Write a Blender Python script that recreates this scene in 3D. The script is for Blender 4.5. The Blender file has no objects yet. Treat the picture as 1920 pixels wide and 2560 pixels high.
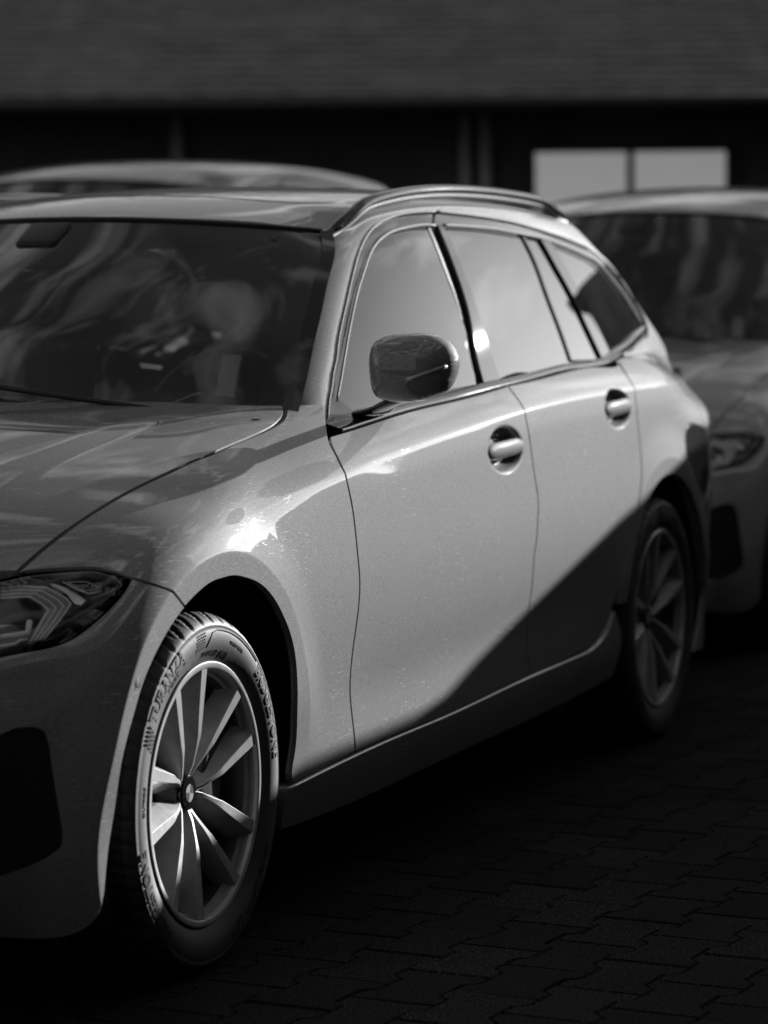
import bpy, bmesh, math, random
import numpy as np
from mathutils import Vector, Matrix, geometry
from mathutils.bvhtree import BVHTree
random.seed(7)
sc = bpy.context.scene
COL = sc.collection
# ------------------------------------------------------------------ camera, sky, sun, exposure
cam = bpy.data.objects.new('camera', bpy.data.cameras.new('camera'))
COL.objects.link(cam)
_yaw, _pitch, _roll = .3772, .0793, -.0092
_d = Vector((math.cos(_yaw)*math.cos(_pitch), math.sin(_yaw)*math.cos(_pitch), -math.sin(_pitch)))
_r = Vector((math.sin(_yaw), -math.cos(_yaw), 0)); _u = _r.cross(_d)
_r2 = math.cos(_roll)*_r + math.sin(_roll)*_u; _u2 = -math.sin(_roll)*_r + math.cos(_roll)*_u
_m = Matrix((_r2, _u2, -_d)).transposed().to_4x4(); _m.translation = Vector((-4.8128, -3.1375, 1.2406))
cam.matrix_world = _m
cam.data.sensor_fit = 'VERTICAL'; cam.data.sensor_height = 24; cam.data.lens = 7536.4/2560*24
cam.data.clip_start = .1; cam.data.clip_end = 600
cam.data.dof.use_dof = True; cam.data.dof.focus_distance = 5.65; cam.data.dof.aperture_fstop = 2.3
sc.camera = cam
SUN = Vector((.930, -.300, .210)).normalized()
wd = bpy.data.worlds.new('World'); sc.world = wd; wd.use_nodes = True
nt = wd.node_tree; nt.nodes.clear()
sky = nt.nodes.new('ShaderNodeTexSky'); sky.sky_type = 'NISHITA'; sky.sun_disc = False; sky.dust_density = .6
sky.sun_elevation = math.asin(SUN.z); sky.sun_rotation = math.atan2(SUN.x, SUN.y)
bw = nt.nodes.new('ShaderNodeRGBToBW'); bg = nt.nodes.new('ShaderNodeBackground'); wo = nt.nodes.new('ShaderNodeOutputWorld')
bg.inputs['Strength'].default_value = .055
# thin streaky cloud over the whole sky
wtc = nt.nodes.new('ShaderNodeTexCoord'); wmp = nt.nodes.new('ShaderNodeMapping'); wmp.inputs['Scale'].default_value = (1.0, 2.2, 3.2); wmp.inputs['Rotation'].default_value = (0, 0, .5)
wn_ = nt.nodes.new('ShaderNodeTexNoise'); wn_.inputs['Scale'].default_value = 2.6; wn_.inputs['Detail'].default_value = 4.5; wn_.inputs['Roughness'].default_value = .6; wn_.inputs['Distortion'].default_value = .45
wr_ = nt.nodes.new('ShaderNodeMapRange'); wr_.inputs['From Min'].default_value = .50; wr_.inputs['From Max'].default_value = .68; wr_.inputs['To Max'].default_value = 8.0
wa_ = nt.nodes.new('ShaderNodeMath'); wa_.operation = 'ADD'
nt.links.new(wtc.outputs['Generated'], wmp.inputs[0]); nt.links.new(wmp.outputs[0], wn_.inputs[0]); nt.links.new(wn_.outputs['Fac'], wr_.inputs[0])
nt.links.new(sky.outputs[0], bw.inputs[0]); nt.links.new(bw.outputs[0], wa_.inputs[0]); nt.links.new(wr_.outputs[0], wa_.inputs[1]); nt.links.new(wa_.outputs[0], bg.inputs['Color']); nt.links.new(bg.outputs[0], wo.inputs[0])
sl = bpy.data.lights.new('sun', 'SUN'); sl.energy = 5.0; sl.angle = math.radians(.42); sl.color = (1, 1, 1)
sun = bpy.data.objects.new('sun', sl); COL.objects.link(sun); sun.rotation_euler = SUN.to_track_quat('Z', 'Y').to_euler(); sun.location = (6, -6, 9)
sc.view_settings.view_transform = 'Standard'; sc.view_settings.look = 'None'; sc.view_settings.gamma = 1
sc.view_settings.exposure = 0.88; sc.view_settings.use_curve_mapping = False
sc.cycles.max_bounces = 10; sc.cycles.transparent_max_bounces = 16; sc.cycles.use_denoising = True; sc.cycles.sample_clamp_indirect = 2.0; sc.cycles.sample_clamp_direct = 5.0
# ------------------------------------------------------------------ helpers
def mat(name, c=.5, rough=.5, metal=0., coat=0., coat_rough=.03, spec=.5, bump=None, mott=None, trans=0.):
    m = bpy.data.materials.new(name); m.use_nodes = True
    n = m.node_tree; b = n.nodes['Principled BSDF']
    b.inputs['Base Color'].default_value = (c, c, c, 1); b.inputs['Roughness'].default_value = rough
    b.inputs['Metallic'].default_value = metal; b.inputs['Coat Weight'].default_value = coat
    b.inputs['Coat Roughness'].default_value = coat_rough; b.inputs['Specular IOR Level'].default_value = spec
    b.inputs['Transmission Weight'].default_value = trans
    tc = n.nodes.new('ShaderNodeTexCoord')
    if bump:
        no = n.nodes.new('ShaderNodeTexNoise'); no.inputs['Scale'].default_value = bump[0]; no.inputs['Detail'].default_value = 6
        bp = n.nodes.new('ShaderNodeBump'); bp.inputs['Strength'].default_value = bump[1]; bp.inputs['Distance'].default_value = bump[2]
        n.links.new(tc.outputs['Object'], no.inputs['Vector']); n.links.new(no.outputs['Fac'], bp.inputs['Height']); n.links.new(bp.outputs[0], b.inputs['Normal'])
    if mott:
        no = n.nodes.new('ShaderNodeTexNoise'); no.inputs['Scale'].default_value = mott[0]; no.inputs['Detail'].default_value = 8; no.inputs['Roughness'].default_value = .65
        mr = n.nodes.new('ShaderNodeMapRange'); mr.inputs['From Min'].default_value = .3; mr.inputs['From Max'].default_value = .7
        mr.inputs['To Min'].default_value = mott[1]; mr.inputs['To Max'].default_value = mott[2]
        n.links.new(tc.outputs['Object'], no.inputs['Vector']); n.links.new(no.outputs['Fac'], mr.inputs['Value']); n.links.new(mr.outputs[0], b.inputs['Base Color'])
    return m
def glassmat(name, tint, ior=1.52, gain=1.0, rough=0.0, dust=0.):
    m = bpy.data.materials.new(name); m.use_nodes = True; n = m.node_tree; n.nodes.clear()
    o = n.nodes.new('ShaderNodeOutputMaterial'); mx = n.nodes.new('ShaderNodeMixShader'); t = n.nodes.new('ShaderNodeBsdfTransparent')
    g = n.nodes.new('ShaderNodeBsdfGlossy'); f = n.nodes.new('ShaderNodeFresnel'); k = n.nodes.new('ShaderNodeMath')
    t.inputs[0].default_value = (tint, tint, tint, 1); g.inputs['Roughness'].default_value = rough; g.inputs[0].default_value = (1, 1, 1, 1)
    f.inputs[0].default_value = ior; k.operation = 'MULTIPLY'; k.use_clamp = True; k.inputs[1].default_value = gain
    n.links.new(f.outputs[0], k.inputs[0]); n.links.new(k.outputs[0], mx.inputs[0]); n.links.new(t.outputs[0], mx.inputs[1]); n.links.new(g.outputs[0], mx.inputs[2])
    if dust:  # a thin uneven film of dust
        d = n.nodes.new('ShaderNodeBsdfDiffuse'); d.inputs[0].default_value = (.6, .6, .6, 1); m2 = n.nodes.new('ShaderNodeMixShader'); tc = n.nodes.new('ShaderNodeTexCoord')
        no = n.nodes.new('ShaderNodeTexNoise'); no.inputs['Scale'].default_value = 3.5; no.inputs['Detail'].default_value = 7; mr = n.nodes.new('ShaderNodeMapRange')
        mr.inputs['From Min'].default_value = .3; mr.inputs['From Max'].default_value = .75; mr.inputs['To Min'].default_value = dust*.4; mr.inputs['To Max'].default_value = dust*1.6
        n.links.new(tc.outputs['Object'], no.inputs[0]); n.links.new(no.outputs['Fac'], mr.inputs[0]); n.links.new(mr.outputs[0], m2.inputs[0]); n.links.new(mx.outputs[0], m2.inputs[1]); n.links.new(d.outputs[0], m2.inputs[2]); n.links.new(m2.outputs[0], o.inputs[0])
    else: n.links.new(mx.outputs[0], o.inputs[0])
    return m
def empty(name, loc=(0, 0, 0), parent=None):
    o = bpy.data.objects.new(name, None); COL.objects.link(o); o.location = loc; o.empty_display_size = .1
    if parent: o.parent = parent
    return o
def tag(o, label=None, cat=None, group=None, kind=None):
    for k, v in (('label', label), ('category', cat), ('group', group), ('kind', kind)):
        if v: o[k] = v
    return o
def link(name, me, parent=None):
    o = bpy.data.objects.new(name, me); COL.objects.link(o)
    if parent: o.parent = parent
    return o
def mesh(name, V, Fc, m, parent=None, smooth=True, N=None, mats=None, mi=None):
    me = bpy.data.meshes.new(name); me.from_pydata([tuple(map(float, v)) for v in V], [], [tuple(map(int, f)) for f in Fc])
    for k in (mats or [m]): me.materials.append(k)
    if mi is not None: me.polygons.foreach_set('material_index', np.asarray(mi, 'i'))
    me.polygons.foreach_set('use_smooth', [smooth]*len(me.polygons)); me.update()
    if N is not None: me.normals_split_custom_set_from_vertices([tuple(map(float, n)) for n in N])
    return link(name, me, parent)
class MB:
    def __init__(s): s.v = []; s.f = []; s.mi = []
    def add(s, V, Fc, mi=0):
        o = len(s.v); s.v += [tuple(map(float, p)) for p in V]; s.f += [tuple(o+i for i in f) for f in Fc]; s.mi += [mi]*len(Fc); return s
    def box(s, c, d, rot=None, mi=0, taper=1.):
        x, y, z = d[0]/2, d[1]/2, d[2]/2
        V = [Vector((sx*x*(taper if sz > 0 else 1), sy*y*(taper if sz > 0 else 1), sz*z)) for sz in (-1, 1) for sy in (-1, 1) for sx in (-1, 1)]
        if rot is not None: V = [rot @ v for v in V]
        V = [v+Vector(c) for v in V]
        return s.add(V, [(0, 2, 3, 1), (4, 5, 7, 6), (0, 1, 5, 4), (2, 6, 7, 3), (0, 4, 6, 2), (1, 3, 7, 5)], mi)
    def tube(s, path, rad, n=10, mi=0, cap=True, prof=None, up=(0, 0, 1)):
        path = [Vector(p) for p in path]; k = len(path)
        rad = rad if hasattr(rad, '__len__') else [rad]*k
        V = []; 
        for i, p in enumerate(path):
            t = (path[min(i+1, k-1)]-path[max(i-1, 0)]).normalized(); u = Vector(up)
            a = t.cross(u)
            if a.length < 1e-4: a = t.cross(Vector((1, 0, 0)))
            a.normalize(); b = a.cross(t)
            for j in range(n):
                th = 2*math.pi*j/n
                if prof: q = prof[j % len(prof)]; V.append(p+(a*q[0]+b*q[1])*rad[i])
                else: V.append(p+(a*math.cos(th)+b*math.sin(th))*rad[i])
        Fc = [(i*n+j, i*n+(j+1) % n, (i+1)*n+(j+1) % n, (i+1)*n+j) for i in range(k-1) for j in range(n)]
        if cap: Fc += [tuple(range(n-1, -1, -1)), tuple((k-1)*n+j for j in range(n))]
        return s.add(V, Fc, mi)
    def lathe(s, prof, n=64, mi=0, axis='y', c=(0, 0, 0), closed=False):
        V = []; k = len(prof)
        for j in range(n):
            th = 2*math.pi*j/n
            for r, h in prof: V.append((c[0]+r*math.cos(th), c[1]+h, c[2]+r*math.sin(th)) if axis == 'y' else (c[0]+r*math.cos(th), c[1]+r*math.sin(th), c[2]+h))
        Fc = [(j*k+i, j*k+i+1, ((j+1) % n)*k+i+1, ((j+1) % n)*k+i) for j in range(n) for i in range(k-1)]
        return s.add(V, Fc, mi)
    def loft(s, rings, mi=0, cap=True, closed=True):
        n = len(rings[0]); V = [p for r in rings for p in r]
        m = n if closed else n-1
        Fc = [(i*n+j, i*n+(j+1) % n, (i+1)*n+(j+1) % n, (i+1)*n+j) for i in range(len(rings)-1) for j in range(m)]
        if cap and closed: Fc += [tuple(range(n-1, -1, -1)), tuple((len(rings)-1)*n+j for j in range(n))]
        return s.add(V, Fc, mi)
    def build(s, name, m, parent=None, smooth=True, mats=None, bevel=0., sub=0, auto=None):
        o = mesh(name, s.v, s.f, m, parent, smooth, mats=mats, mi=s.mi if mats else None)
        bm = bmesh.new(); bm.from_mesh(o.data); bmesh.ops.recalc_face_normals(bm, faces=bm.faces)
        if bevel: bmesh.ops.bevel(bm, geom=[e for e in bm.edges if e.is_manifold and e.calc_face_angle(0) > .5], offset=bevel, segments=2, affect='EDGES', profile=.6)
        for f in bm.faces: f.smooth = smooth
        if auto is not None:
            for e in bm.edges:
                if e.is_manifold and e.calc_face_angle(0) > auto: e.smooth = False
        bm.to_mesh(o.data); bm.free(); o.data.update()
        if sub:
            md = o.modifiers.new('sub', 'SUBSURF'); md.levels = sub; md.render_levels = sub
        return o
class CS:
    """natural cubic spline, linear extrapolation"""
    def __init__(s,pts):
        p=np.array(pts,float);x=p[:,0];y=p[:,1];n=len(x);h=np.diff(x)
        A=np.eye(n);b=np.zeros(n)
        for i in range(1,n-1):
            A[i,i-1]=h[i-1];A[i,i]=2*(h[i-1]+h[i]);A[i,i+1]=h[i]
            b[i]=6*((y[i+1]-y[i])/h[i]-(y[i]-y[i-1])/h[i-1])
        s.x,s.y,s.h,s.m=x,y,h,np.linalg.solve(A,b)
        s.d0=(y[1]-y[0])/h[0]-h[0]*(2*s.m[0]+s.m[1])/6
        s.d1=(y[-1]-y[-2])/h[-1]+h[-1]*(2*s.m[-1]+s.m[-2])/6
    def __call__(s,q):
        q=np.asarray(q,float);c=np.clip(q,s.x[0],s.x[-1])
        i=np.clip(np.searchsorted(s.x,c)-1,0,len(s.h)-1)
        a=s.x[i+1]-c;b=c-s.x[i];h=s.h[i]
        v=(s.m[i]*a**3+s.m[i+1]*b**3)/(6*h)+(s.y[i]/h-s.m[i]*h/6)*a+(s.y[i+1]/h-s.m[i+1]*h/6)*b
        return v+np.where(q<s.x[0],(q-s.x[0])*s.d0,0)+np.where(q>s.x[-1],(q-s.x[-1])*s.d1,0)
def sst(a,b,x):
    t=np.clip((x-a)/(b-a),0.,1.);return t*t*t*(t*(6*t-15)+10)
def ramp(t,e): return .5*(t+np.sqrt(t*t+e*e))
def smax(a,b,r): return .5*(a+b+np.sqrt((a-b)**2+r*r))
# ---------------- lower body
CREASE=CS([(-.4,.745),(-.1,.765),(.225,.801),(.403,.825),(.65,.848),(.842,.867),(1.278,.896),(1.733,.922),(2.345,.935),(3.0,.938),(3.6,.93),(3.9,.92)])
PLAN=CS([(-.80,.30),(-.76,.47),(-.70,.61),(-.60,.765),(-.48,.842),(-.35,.885),(-.2,.902),(0,.904),(.3,.901),(.8,.900),(1.4,.902),(2.0,.899),(2.5,.895),(2.9,.893),(3.2,.883),(3.35,.868),(3.5,.837),(3.65,.788),(3.77,.71),(3.85,.58),(3.89,.40)])
PROF=CS([(.08,-.075),(.16,-.040),(.22,-.020),(.28,-.006),(.34,-.002),(.42,.001),(.50,.007),(.58,.012),(.66,.013),(.74,.010),(.82,.006),(.92,.0),(1.05,-.012)])
HC=CS([(-.85,.60),(-.7,.700),(-.5,.775),(-.25,.842),(0,.897),(.3,.950),(.6,.996),(.8,1.014),(1.0,1.02),(4,1.02)])
HD=CS([(-.8,.30),(-.4,.20),(-.2,.13),(0,.085),(.3,.06),(.7,.05),(1.5,.03),(4,.03)])
RHO=CS([(-.6,.10),(-.2,.095),(.1,.095),(.5,.075),(.8,.05),(4,.05)])
FL=CS([(-60,.45),(-8,.445),(7,.440),(19,.438),(28,.441),(45,.448),(58,.443),(71,.437),(87,.427),(105,.420),(132,.418),(151,.420),(165,.430),(180,.440),(200,.450),(240,.46)])
def arch(x,z,cx,r1=None,cz=.322,L=.050):
    """flat lip round a wheel opening (level w, weight), with a convex fold where the panel falls away from it"""
    dx=x-cx;dz=z-cz;r=np.hypot(dx,dz)
    th=np.degrees(np.arctan2(dz,dx));th=np.where(th<-75,th+360,th)
    if r1 is None: r1=FL(th)
    return .914-.020*sst(25,-8,th)-.018*sst(155,190,th),np.exp(-ramp(r-r1,.0025)/L)*sst(.12,.02,r-r1)
HANDLES=[(1.567,.842,.122,.056),(2.452,.895,.114,.053)]
def W(x,z):
    x=np.asarray(x,float);z=np.asarray(z,float)
    t=z-CREASE(x);w=PLAN(x)+PROF(z)
    A=sst(.05,.55,x);r=ramp(t,.004)
    w=w-A*(.62*r+5.0*r*r)
    # light second fold under the crease on the doors
    w=w-.10*sst(.6,1.0,x)*(1-sst(3.0,3.4,x))*ramp(t+.045,.012)+.10*sst(.6,1.0,x)*(1-sst(3.0,3.4,x))*ramp(t,.004)*0
    # flared arches and rear haunch
    # rear shoulder rolls in towards the tailgate
    w=w-.080*sst(2.88,3.5,x)*sst(.80,.97,z)
    # folded bumper corner
    xk=-.36-.14*np.clip((.61-z)/.11,-1,1.6)
    w=w-.22*ramp(xk-x,.008)*sst(.63,.56,z)
    # scooped lower door
    w=w-.006*np.exp(-((z-.41-.03*(x-1.2))/.075)**2)*sst(.45,.9,x)*(1-sst(2.0,2.5,x))
    for hx,hz,a,b in HANDLES:
        q=np.hypot((x-hx)/a,(z-hz)/b);w=w-.030*sst(1.03,.55,q)
    return w
def Hh(x,y): return HC(x)-HD(x)*y*y
def F1(P):
    x,y,z=P[...,0],P[...,1],P[...,2];ay=np.abs(y)
    f=smax(ay-W(x,z),z-Hh(x,y),RHO(x))
    for l,k in (arch(x,z,0.),arch(x,z,2.851,.425)): f=f+((ay-l)-f)*k
    return smax(f,-(x+.80),.06)
# ---------------- greenhouse
GB=CS([(.5,.70),(.8,.745),(1.2,.775),(1.7,.790),(2.2,.790),(2.7,.780),(3.1,.762),(3.5,.728),(3.8,.66)])   # half width at z=.95
GT=CS([(.9,.54),(1.2,.578),(1.5,.606),(1.9,.624),(2.4,.627),(2.9,.617),(3.3,.598),(3.6,.575),(3.9,.54)])       # half width at z=1.37
XF=CS([(.90,.850),(.931,.881),(.975,.919),(1.055,1.019),(1.159,1.160),(1.235,1.281),(1.281,1.363),(1.312,1.432),(1.341,1.520),(1.40,1.72)])
def G(x,z):
    u=(z-.95)/.42
    b=GB(x);t=GT(x)
    s=np.clip(ramp(XF(z)-.008-x,.006),0,.16)          # front pillar turns towards the windscreen
    return b+(t-b)*(.72*u+.28*u*u*np.sign(u))-2.6*s*s*sst(1.62,1.40,x)
RC=CS([(.9,1.29),(1.15,1.366),(1.3,1.396),(1.5,1.424),(1.8,1.448),(2.1,1.458),(2.5,1.455),(2.9,1.436),(3.2,1.410),(3.5,1.37),(3.8,1.31)])
RD=CS([(1.0,.17),(1.3,.155),(1.6,.11),(2.2,.085),(3.0,.09),(3.6,.10)])
def Rf(x,y): return RC(x)-RD(x)*y*y
def F2(P):
    x,y,z=P[...,0],P[...,1],P[...,2]
    return smax(np.abs(y)-G(x,z),z-Rf(x,y),.05)
def march(Fn,o,d,t0=2.5,t1=12,n=1900):
    o=np.asarray(o,float);d=np.asarray(d,float)
    ts=np.linspace(t0,t1,n)
    v=Fn(o+ts[:,None]*d)
    i=np.where((v[:-1]>0)&(v[1:]<=0))[0]
    if len(i)==0: return None
    a,b=ts[i[0]],ts[i[0]+1]
    for _ in range(40):
        m=.5*(a+b)
        if Fn((o+m*d)[None])[0]>0:a=m
        else:b=m
    return o+b*d
T_hood_gap=[(-0.308,-0.683,0.739),(-0.249,-0.692,0.766),(-0.201,-0.700,0.786),(-0.146,-0.708,0.806),(-0.075,-0.715,0.826),(-0.006,-0.719,0.842),(0.068,-0.724,0.857),(0.132,-0.733,0.870),(0.200,-0.740,0.882),(0.262,-0.744,0.893),(0.310,-0.748,0.899),(0.435,-0.751,0.916),(0.546,-0.755,0.930),(0.627,-0.754,0.942),(0.691,-0.744,0.953),(0.737,-0.729,0.964),(0.786,-0.705,0.975)]
T_hood_rear=[(0.643,-0.132,0.998),(0.641,-0.245,0.995),(0.645,-0.351,0.991),(0.655,-0.452,0.987),(0.676,-0.550,0.983),(0.687,-0.587,0.981),(0.719,-0.649,0.978),(0.778,-0.706,0.974)]
T_hl_top=[(-0.329,-0.661,0.734),(-0.309,-0.683,0.739),(-0.288,-0.712,0.743),(-0.265,-0.759,0.745),(-0.246,-0.803,0.744),(-0.241,-0.826,0.740),(-0.238,-0.847,0.734),(-0.236,-0.861,0.728)]
T_fb_gap=[(-0.236,-0.861,0.728),(-0.218,-0.889,0.717),(-0.180,-0.912,0.700),(-0.132,-0.913,0.667)]
T_hl_bot=[(-0.237,-0.861,0.728),(-0.260,-0.862,0.713),(-0.297,-0.858,0.691),(-0.334,-0.848,0.670),(-0.369,-0.833,0.650),(-0.397,-0.818,0.637),(-0.429,-0.795,0.629),(-0.459,-0.773,0.626),(-0.491,-0.747,0.624)]
T_arch_f=[(-0.414,-0.894,0.227),(-0.401,-0.894,0.283),(-0.386,-0.901,0.358),(-0.376,-0.910,0.435),(-0.334,-0.912,0.506),(-0.293,-0.912,0.559),(-0.259,-0.912,0.590),(-0.221,-0.912,0.618),(-0.179,-0.913,0.644),(-0.132,-0.913,0.667),(-0.067,-0.913,0.688),(-0.017,-0.913,0.698),(0.022,-0.913,0.700),(0.076,-0.913,0.699),(0.121,-0.913,0.691),(0.169,-0.913,0.679),(0.259,-0.913,0.631),(0.297,-0.913,0.595),(0.326,-0.913,0.558),(0.345,-0.913,0.510),(0.351,-0.913,0.455),(0.359,-0.908,0.403),(0.372,-0.897,0.340),(0.364,-0.893,0.290),(0.354,-0.893,0.272)]
T_band_f=[(-0.442,-0.888,0.236),(-0.439,-0.895,0.309),(-0.434,-0.900,0.366),(-0.420,-0.906,0.422),(-0.401,-0.910,0.466),(-0.363,-0.912,0.522),(-0.334,-0.911,0.575),(-0.308,-0.912,0.603),(-0.277,-0.912,0.630),(-0.250,-0.912,0.655),(-0.213,-0.912,0.680),(-0.181,-0.912,0.699),(-0.134,-0.912,0.718),(-0.154,-0.912,0.712),(-0.110,-0.912,0.726),(-0.049,-0.912,0.740),(0.020,-0.912,0.749),(0.073,-0.913,0.746),(0.144,-0.913,0.735),(0.195,-0.913,0.718),(0.236,-0.913,0.697),(0.267,-0.913,0.679),(0.286,-0.913,0.668),(0.320,-0.913,0.641),(0.362,-0.913,0.588),(0.387,-0.913,0.533),(0.404,-0.912,0.464),(0.425,-0.908,0.417),(0.447,-0.900,0.373)]
T_gap1=[(0.727,-0.825,0.918),(0.695,-0.843,0.903),(0.667,-0.868,0.879),(0.647,-0.894,0.847),(0.653,-0.899,0.815),(0.662,-0.902,0.780),(0.668,-0.905,0.734),(0.672,-0.908,0.687),(0.678,-0.910,0.628),(0.671,-0.909,0.577),(0.653,-0.904,0.500),(0.652,-0.897,0.431),(0.668,-0.894,0.369),(0.682,-0.894,0.314)]
T_gap2=[(1.775,-0.825,0.987),(1.763,-0.840,0.975),(1.735,-0.888,0.931),(1.727,-0.897,0.912),(1.730,-0.902,0.884),(1.742,-0.906,0.830),(1.763,-0.910,0.754),(1.774,-0.912,0.708),(1.763,-0.913,0.660),(1.751,-0.913,0.614),(1.744,-0.913,0.599),(1.731,-0.908,0.525),(1.744,-0.901,0.468)]
T_gap3=[(2.753,-0.771,1.016),(2.638,-0.847,0.978),(2.612,-0.883,0.943),(2.613,-0.893,0.908),(2.616,-0.899,0.851),(2.657,-0.903,0.783),(2.652,-0.911,0.722),(2.546,-0.914,0.602),(2.515,-0.914,0.566),(2.467,-0.913,0.511),(2.419,-0.906,0.445),(2.378,-0.897,0.385),(2.357,-0.895,0.361),(2.336,-0.894,0.346),(2.265,-0.893,0.320),(2.199,-0.894,0.310)]
T_skirt_top=[(0.354,-0.893,0.271),(0.623,-0.891,0.281),(0.841,-0.893,0.287),(1.103,-0.895,0.288),(1.386,-0.897,0.296),(1.701,-0.897,0.302),(1.978,-0.895,0.305),(2.200,-0.893,0.308)]
T_skirt_bot=[(0.346,-0.893,0.198),(0.648,-0.865,0.180),(0.900,-0.869,0.186),(1.152,-0.875,0.202),(1.437,-0.878,0.208),(1.755,-0.877,0.210)]
T_belt_low=[(0.730,-0.826,0.918),(0.845,-0.829,0.926),(0.927,-0.829,0.932),(1.035,-0.830,0.940),(1.198,-0.832,0.950),(1.428,-0.838,0.960),(1.738,-0.838,0.976),(1.947,-0.834,0.984),(2.308,-0.820,0.997),(2.675,-0.811,1.004),(2.526,-0.820,0.998),(2.719,-0.810,1.005),(3.051,-0.747,1.014)]
T_crease=[(0.247,-0.884,0.804),(0.395,-0.887,0.823),(0.528,-0.891,0.837),(0.656,-0.894,0.847),(0.840,-0.894,0.867),(1.138,-0.894,0.891),(1.272,-0.895,0.897),(1.740,-0.890,0.928),(2.097,-0.889,0.936),(2.384,-0.883,0.943)]
T_handle=[(1.447,-0.905,0.850),(1.589,-0.899,0.895),(1.690,-0.906,0.838),(1.571,-0.905,0.792),(2.342,-0.895,0.904),(2.454,-0.880,0.946),(2.557,-0.894,0.892),(2.464,-0.897,0.846)]
T_shadow=[(0.459,-0.894,0.311),(0.839,-0.894,0.314),(1.033,-0.896,0.322),(1.213,-0.896,0.342),(1.391,-0.896,0.380),(1.635,-0.898,0.440),(1.414,-0.896,0.390),(1.721,-0.899,0.457),(2.042,-0.907,0.536),(2.414,-0.908,0.612),(2.577,-0.914,0.644)]
T_fender_tip=[(0.788,-0.709,0.974),(0.840,-0.728,0.974),(0.898,-0.745,0.973),(0.840,-0.772,0.957),(0.771,-0.804,0.935),(0.727,-0.825,0.918)]
T_intake=[(-0.550,-0.777,0.502),(-0.530,-0.792,0.509),(-0.501,-0.814,0.508),(-0.488,-0.824,0.501),(-0.485,-0.831,0.478),(-0.486,-0.842,0.410),(-0.484,-0.853,0.334),(-0.486,-0.851,0.311),(-0.503,-0.832,0.294),(-0.564,-0.780,0.272)]
T_sensor=[(-0.323,-0.912,0.562)]
T_hl_lens=[(-0.349,-0.671,0.722),(-0.313,-0.707,0.731),(-0.281,-0.759,0.736),(-0.256,-0.816,0.735),(-0.255,-0.833,0.730),(-0.257,-0.856,0.719),(-0.299,-0.841,0.699),(-0.346,-0.826,0.672)]
T_frame_out=[(0.881,-0.758,0.931),(0.919,-0.745,0.975),(0.960,-0.735,1.009),(1.019,-0.720,1.055),(0.985,-0.728,1.032),(1.052,-0.711,1.083),(1.160,-0.683,1.159),(1.281,-0.653,1.235),(1.363,-0.634,1.281),(1.432,-0.620,1.312),(1.520,-0.607,1.341),(1.618,-0.600,1.362),(1.727,-0.597,1.375),(1.931,-0.601,1.384),(2.098,-0.608,1.381),(2.290,-0.614,1.374),(2.494,-0.620,1.362),(2.660,-0.626,1.346),(2.838,-0.631,1.327),(3.024,-0.636,1.302),(3.134,-0.644,1.274)]
T_glass_f=[(0.980,-0.741,0.999),(1.135,-0.703,1.113),(1.205,-0.686,1.161),(1.272,-0.670,1.203),(1.345,-0.655,1.243),(1.431,-0.637,1.286),(1.515,-0.626,1.315),(1.615,-0.621,1.335),(1.725,-0.621,1.346),(1.835,-0.622,1.351),(1.820,-0.656,1.290),(1.802,-0.705,1.184),(1.798,-0.720,1.150),(1.789,-0.743,1.090),(1.763,-0.766,1.024),(1.742,-0.780,0.979)]
T_bp=[(1.854,-0.624,1.349),(1.827,-0.677,1.248),(1.806,-0.722,1.145),(1.750,-0.761,1.037),(1.891,-0.625,1.349),(1.864,-0.678,1.248),(1.836,-0.722,1.145)]
T_glass_r=[(1.925,-0.624,1.352),(1.916,-0.659,1.289),(1.904,-0.701,1.198),(1.893,-0.736,1.111),(1.925,-0.759,1.048),(2.474,-0.636,1.335),(2.481,-0.664,1.279),(2.468,-0.705,1.185),(2.472,-0.737,1.100),(2.479,-0.766,1.015),(2.606,-0.638,1.327),(2.629,-0.671,1.258),(2.668,-0.702,1.183),(2.702,-0.731,1.101),(2.752,-0.760,1.009)]
T_quarter=[(2.683,-0.640,1.319),(2.731,-0.681,1.228),(2.774,-0.712,1.148),(2.848,-0.752,1.022),(2.841,-0.646,1.298),(2.978,-0.650,1.277),(3.069,-0.657,1.252),(3.125,-0.670,1.217),(3.195,-0.684,1.172),(3.237,-0.697,1.130),(3.273,-0.706,1.097),(3.282,-0.710,1.084),(3.155,-0.722,1.071),(3.052,-0.733,1.051),(2.933,-0.744,1.035),(2.852,-0.750,1.028)]
T_belt_up=[(1.594,-0.777,0.980),(1.742,-0.780,0.980),(1.906,-0.779,0.987),(2.120,-0.775,0.997),(2.469,-0.768,1.008),(2.754,-0.758,1.014),(2.768,-0.757,1.017),(2.852,-0.750,1.028)]
T_ws_edge=[(1.388,-0.558,1.338),(1.373,-0.582,1.325),(1.300,-0.605,1.291),(1.182,-0.637,1.223),(1.077,-0.664,1.155),(0.975,-0.688,1.085),(0.877,-0.711,1.012)]
T_rail=[(2.118,-0.525,1.426),(2.318,-0.528,1.426),(2.436,-0.563,1.414),(2.585,-0.588,1.396),(2.804,-0.594,1.381),(2.950,-0.594,1.370)]
T_sil=[(2.966,-0.589,1.374),(3.021,-0.620,1.330),(3.119,-0.639,1.287),(3.197,-0.651,1.252),(3.246,-0.668,1.203)]
T_lm_drl=[(-0.4310,-0.7148,0.6427),(-0.4136,-0.7314,0.6445),(-0.3976,-0.7484,0.6470),(-0.3897,-0.7460,0.6530),(-0.3759,-0.7410,0.6639)]
T_lm_drl2=[(-0.4478,-0.7237,0.6299),(-0.4279,-0.7410,0.6321),(-0.4173,-0.7440,0.6367),(-0.4079,-0.7537,0.6379)]
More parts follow.
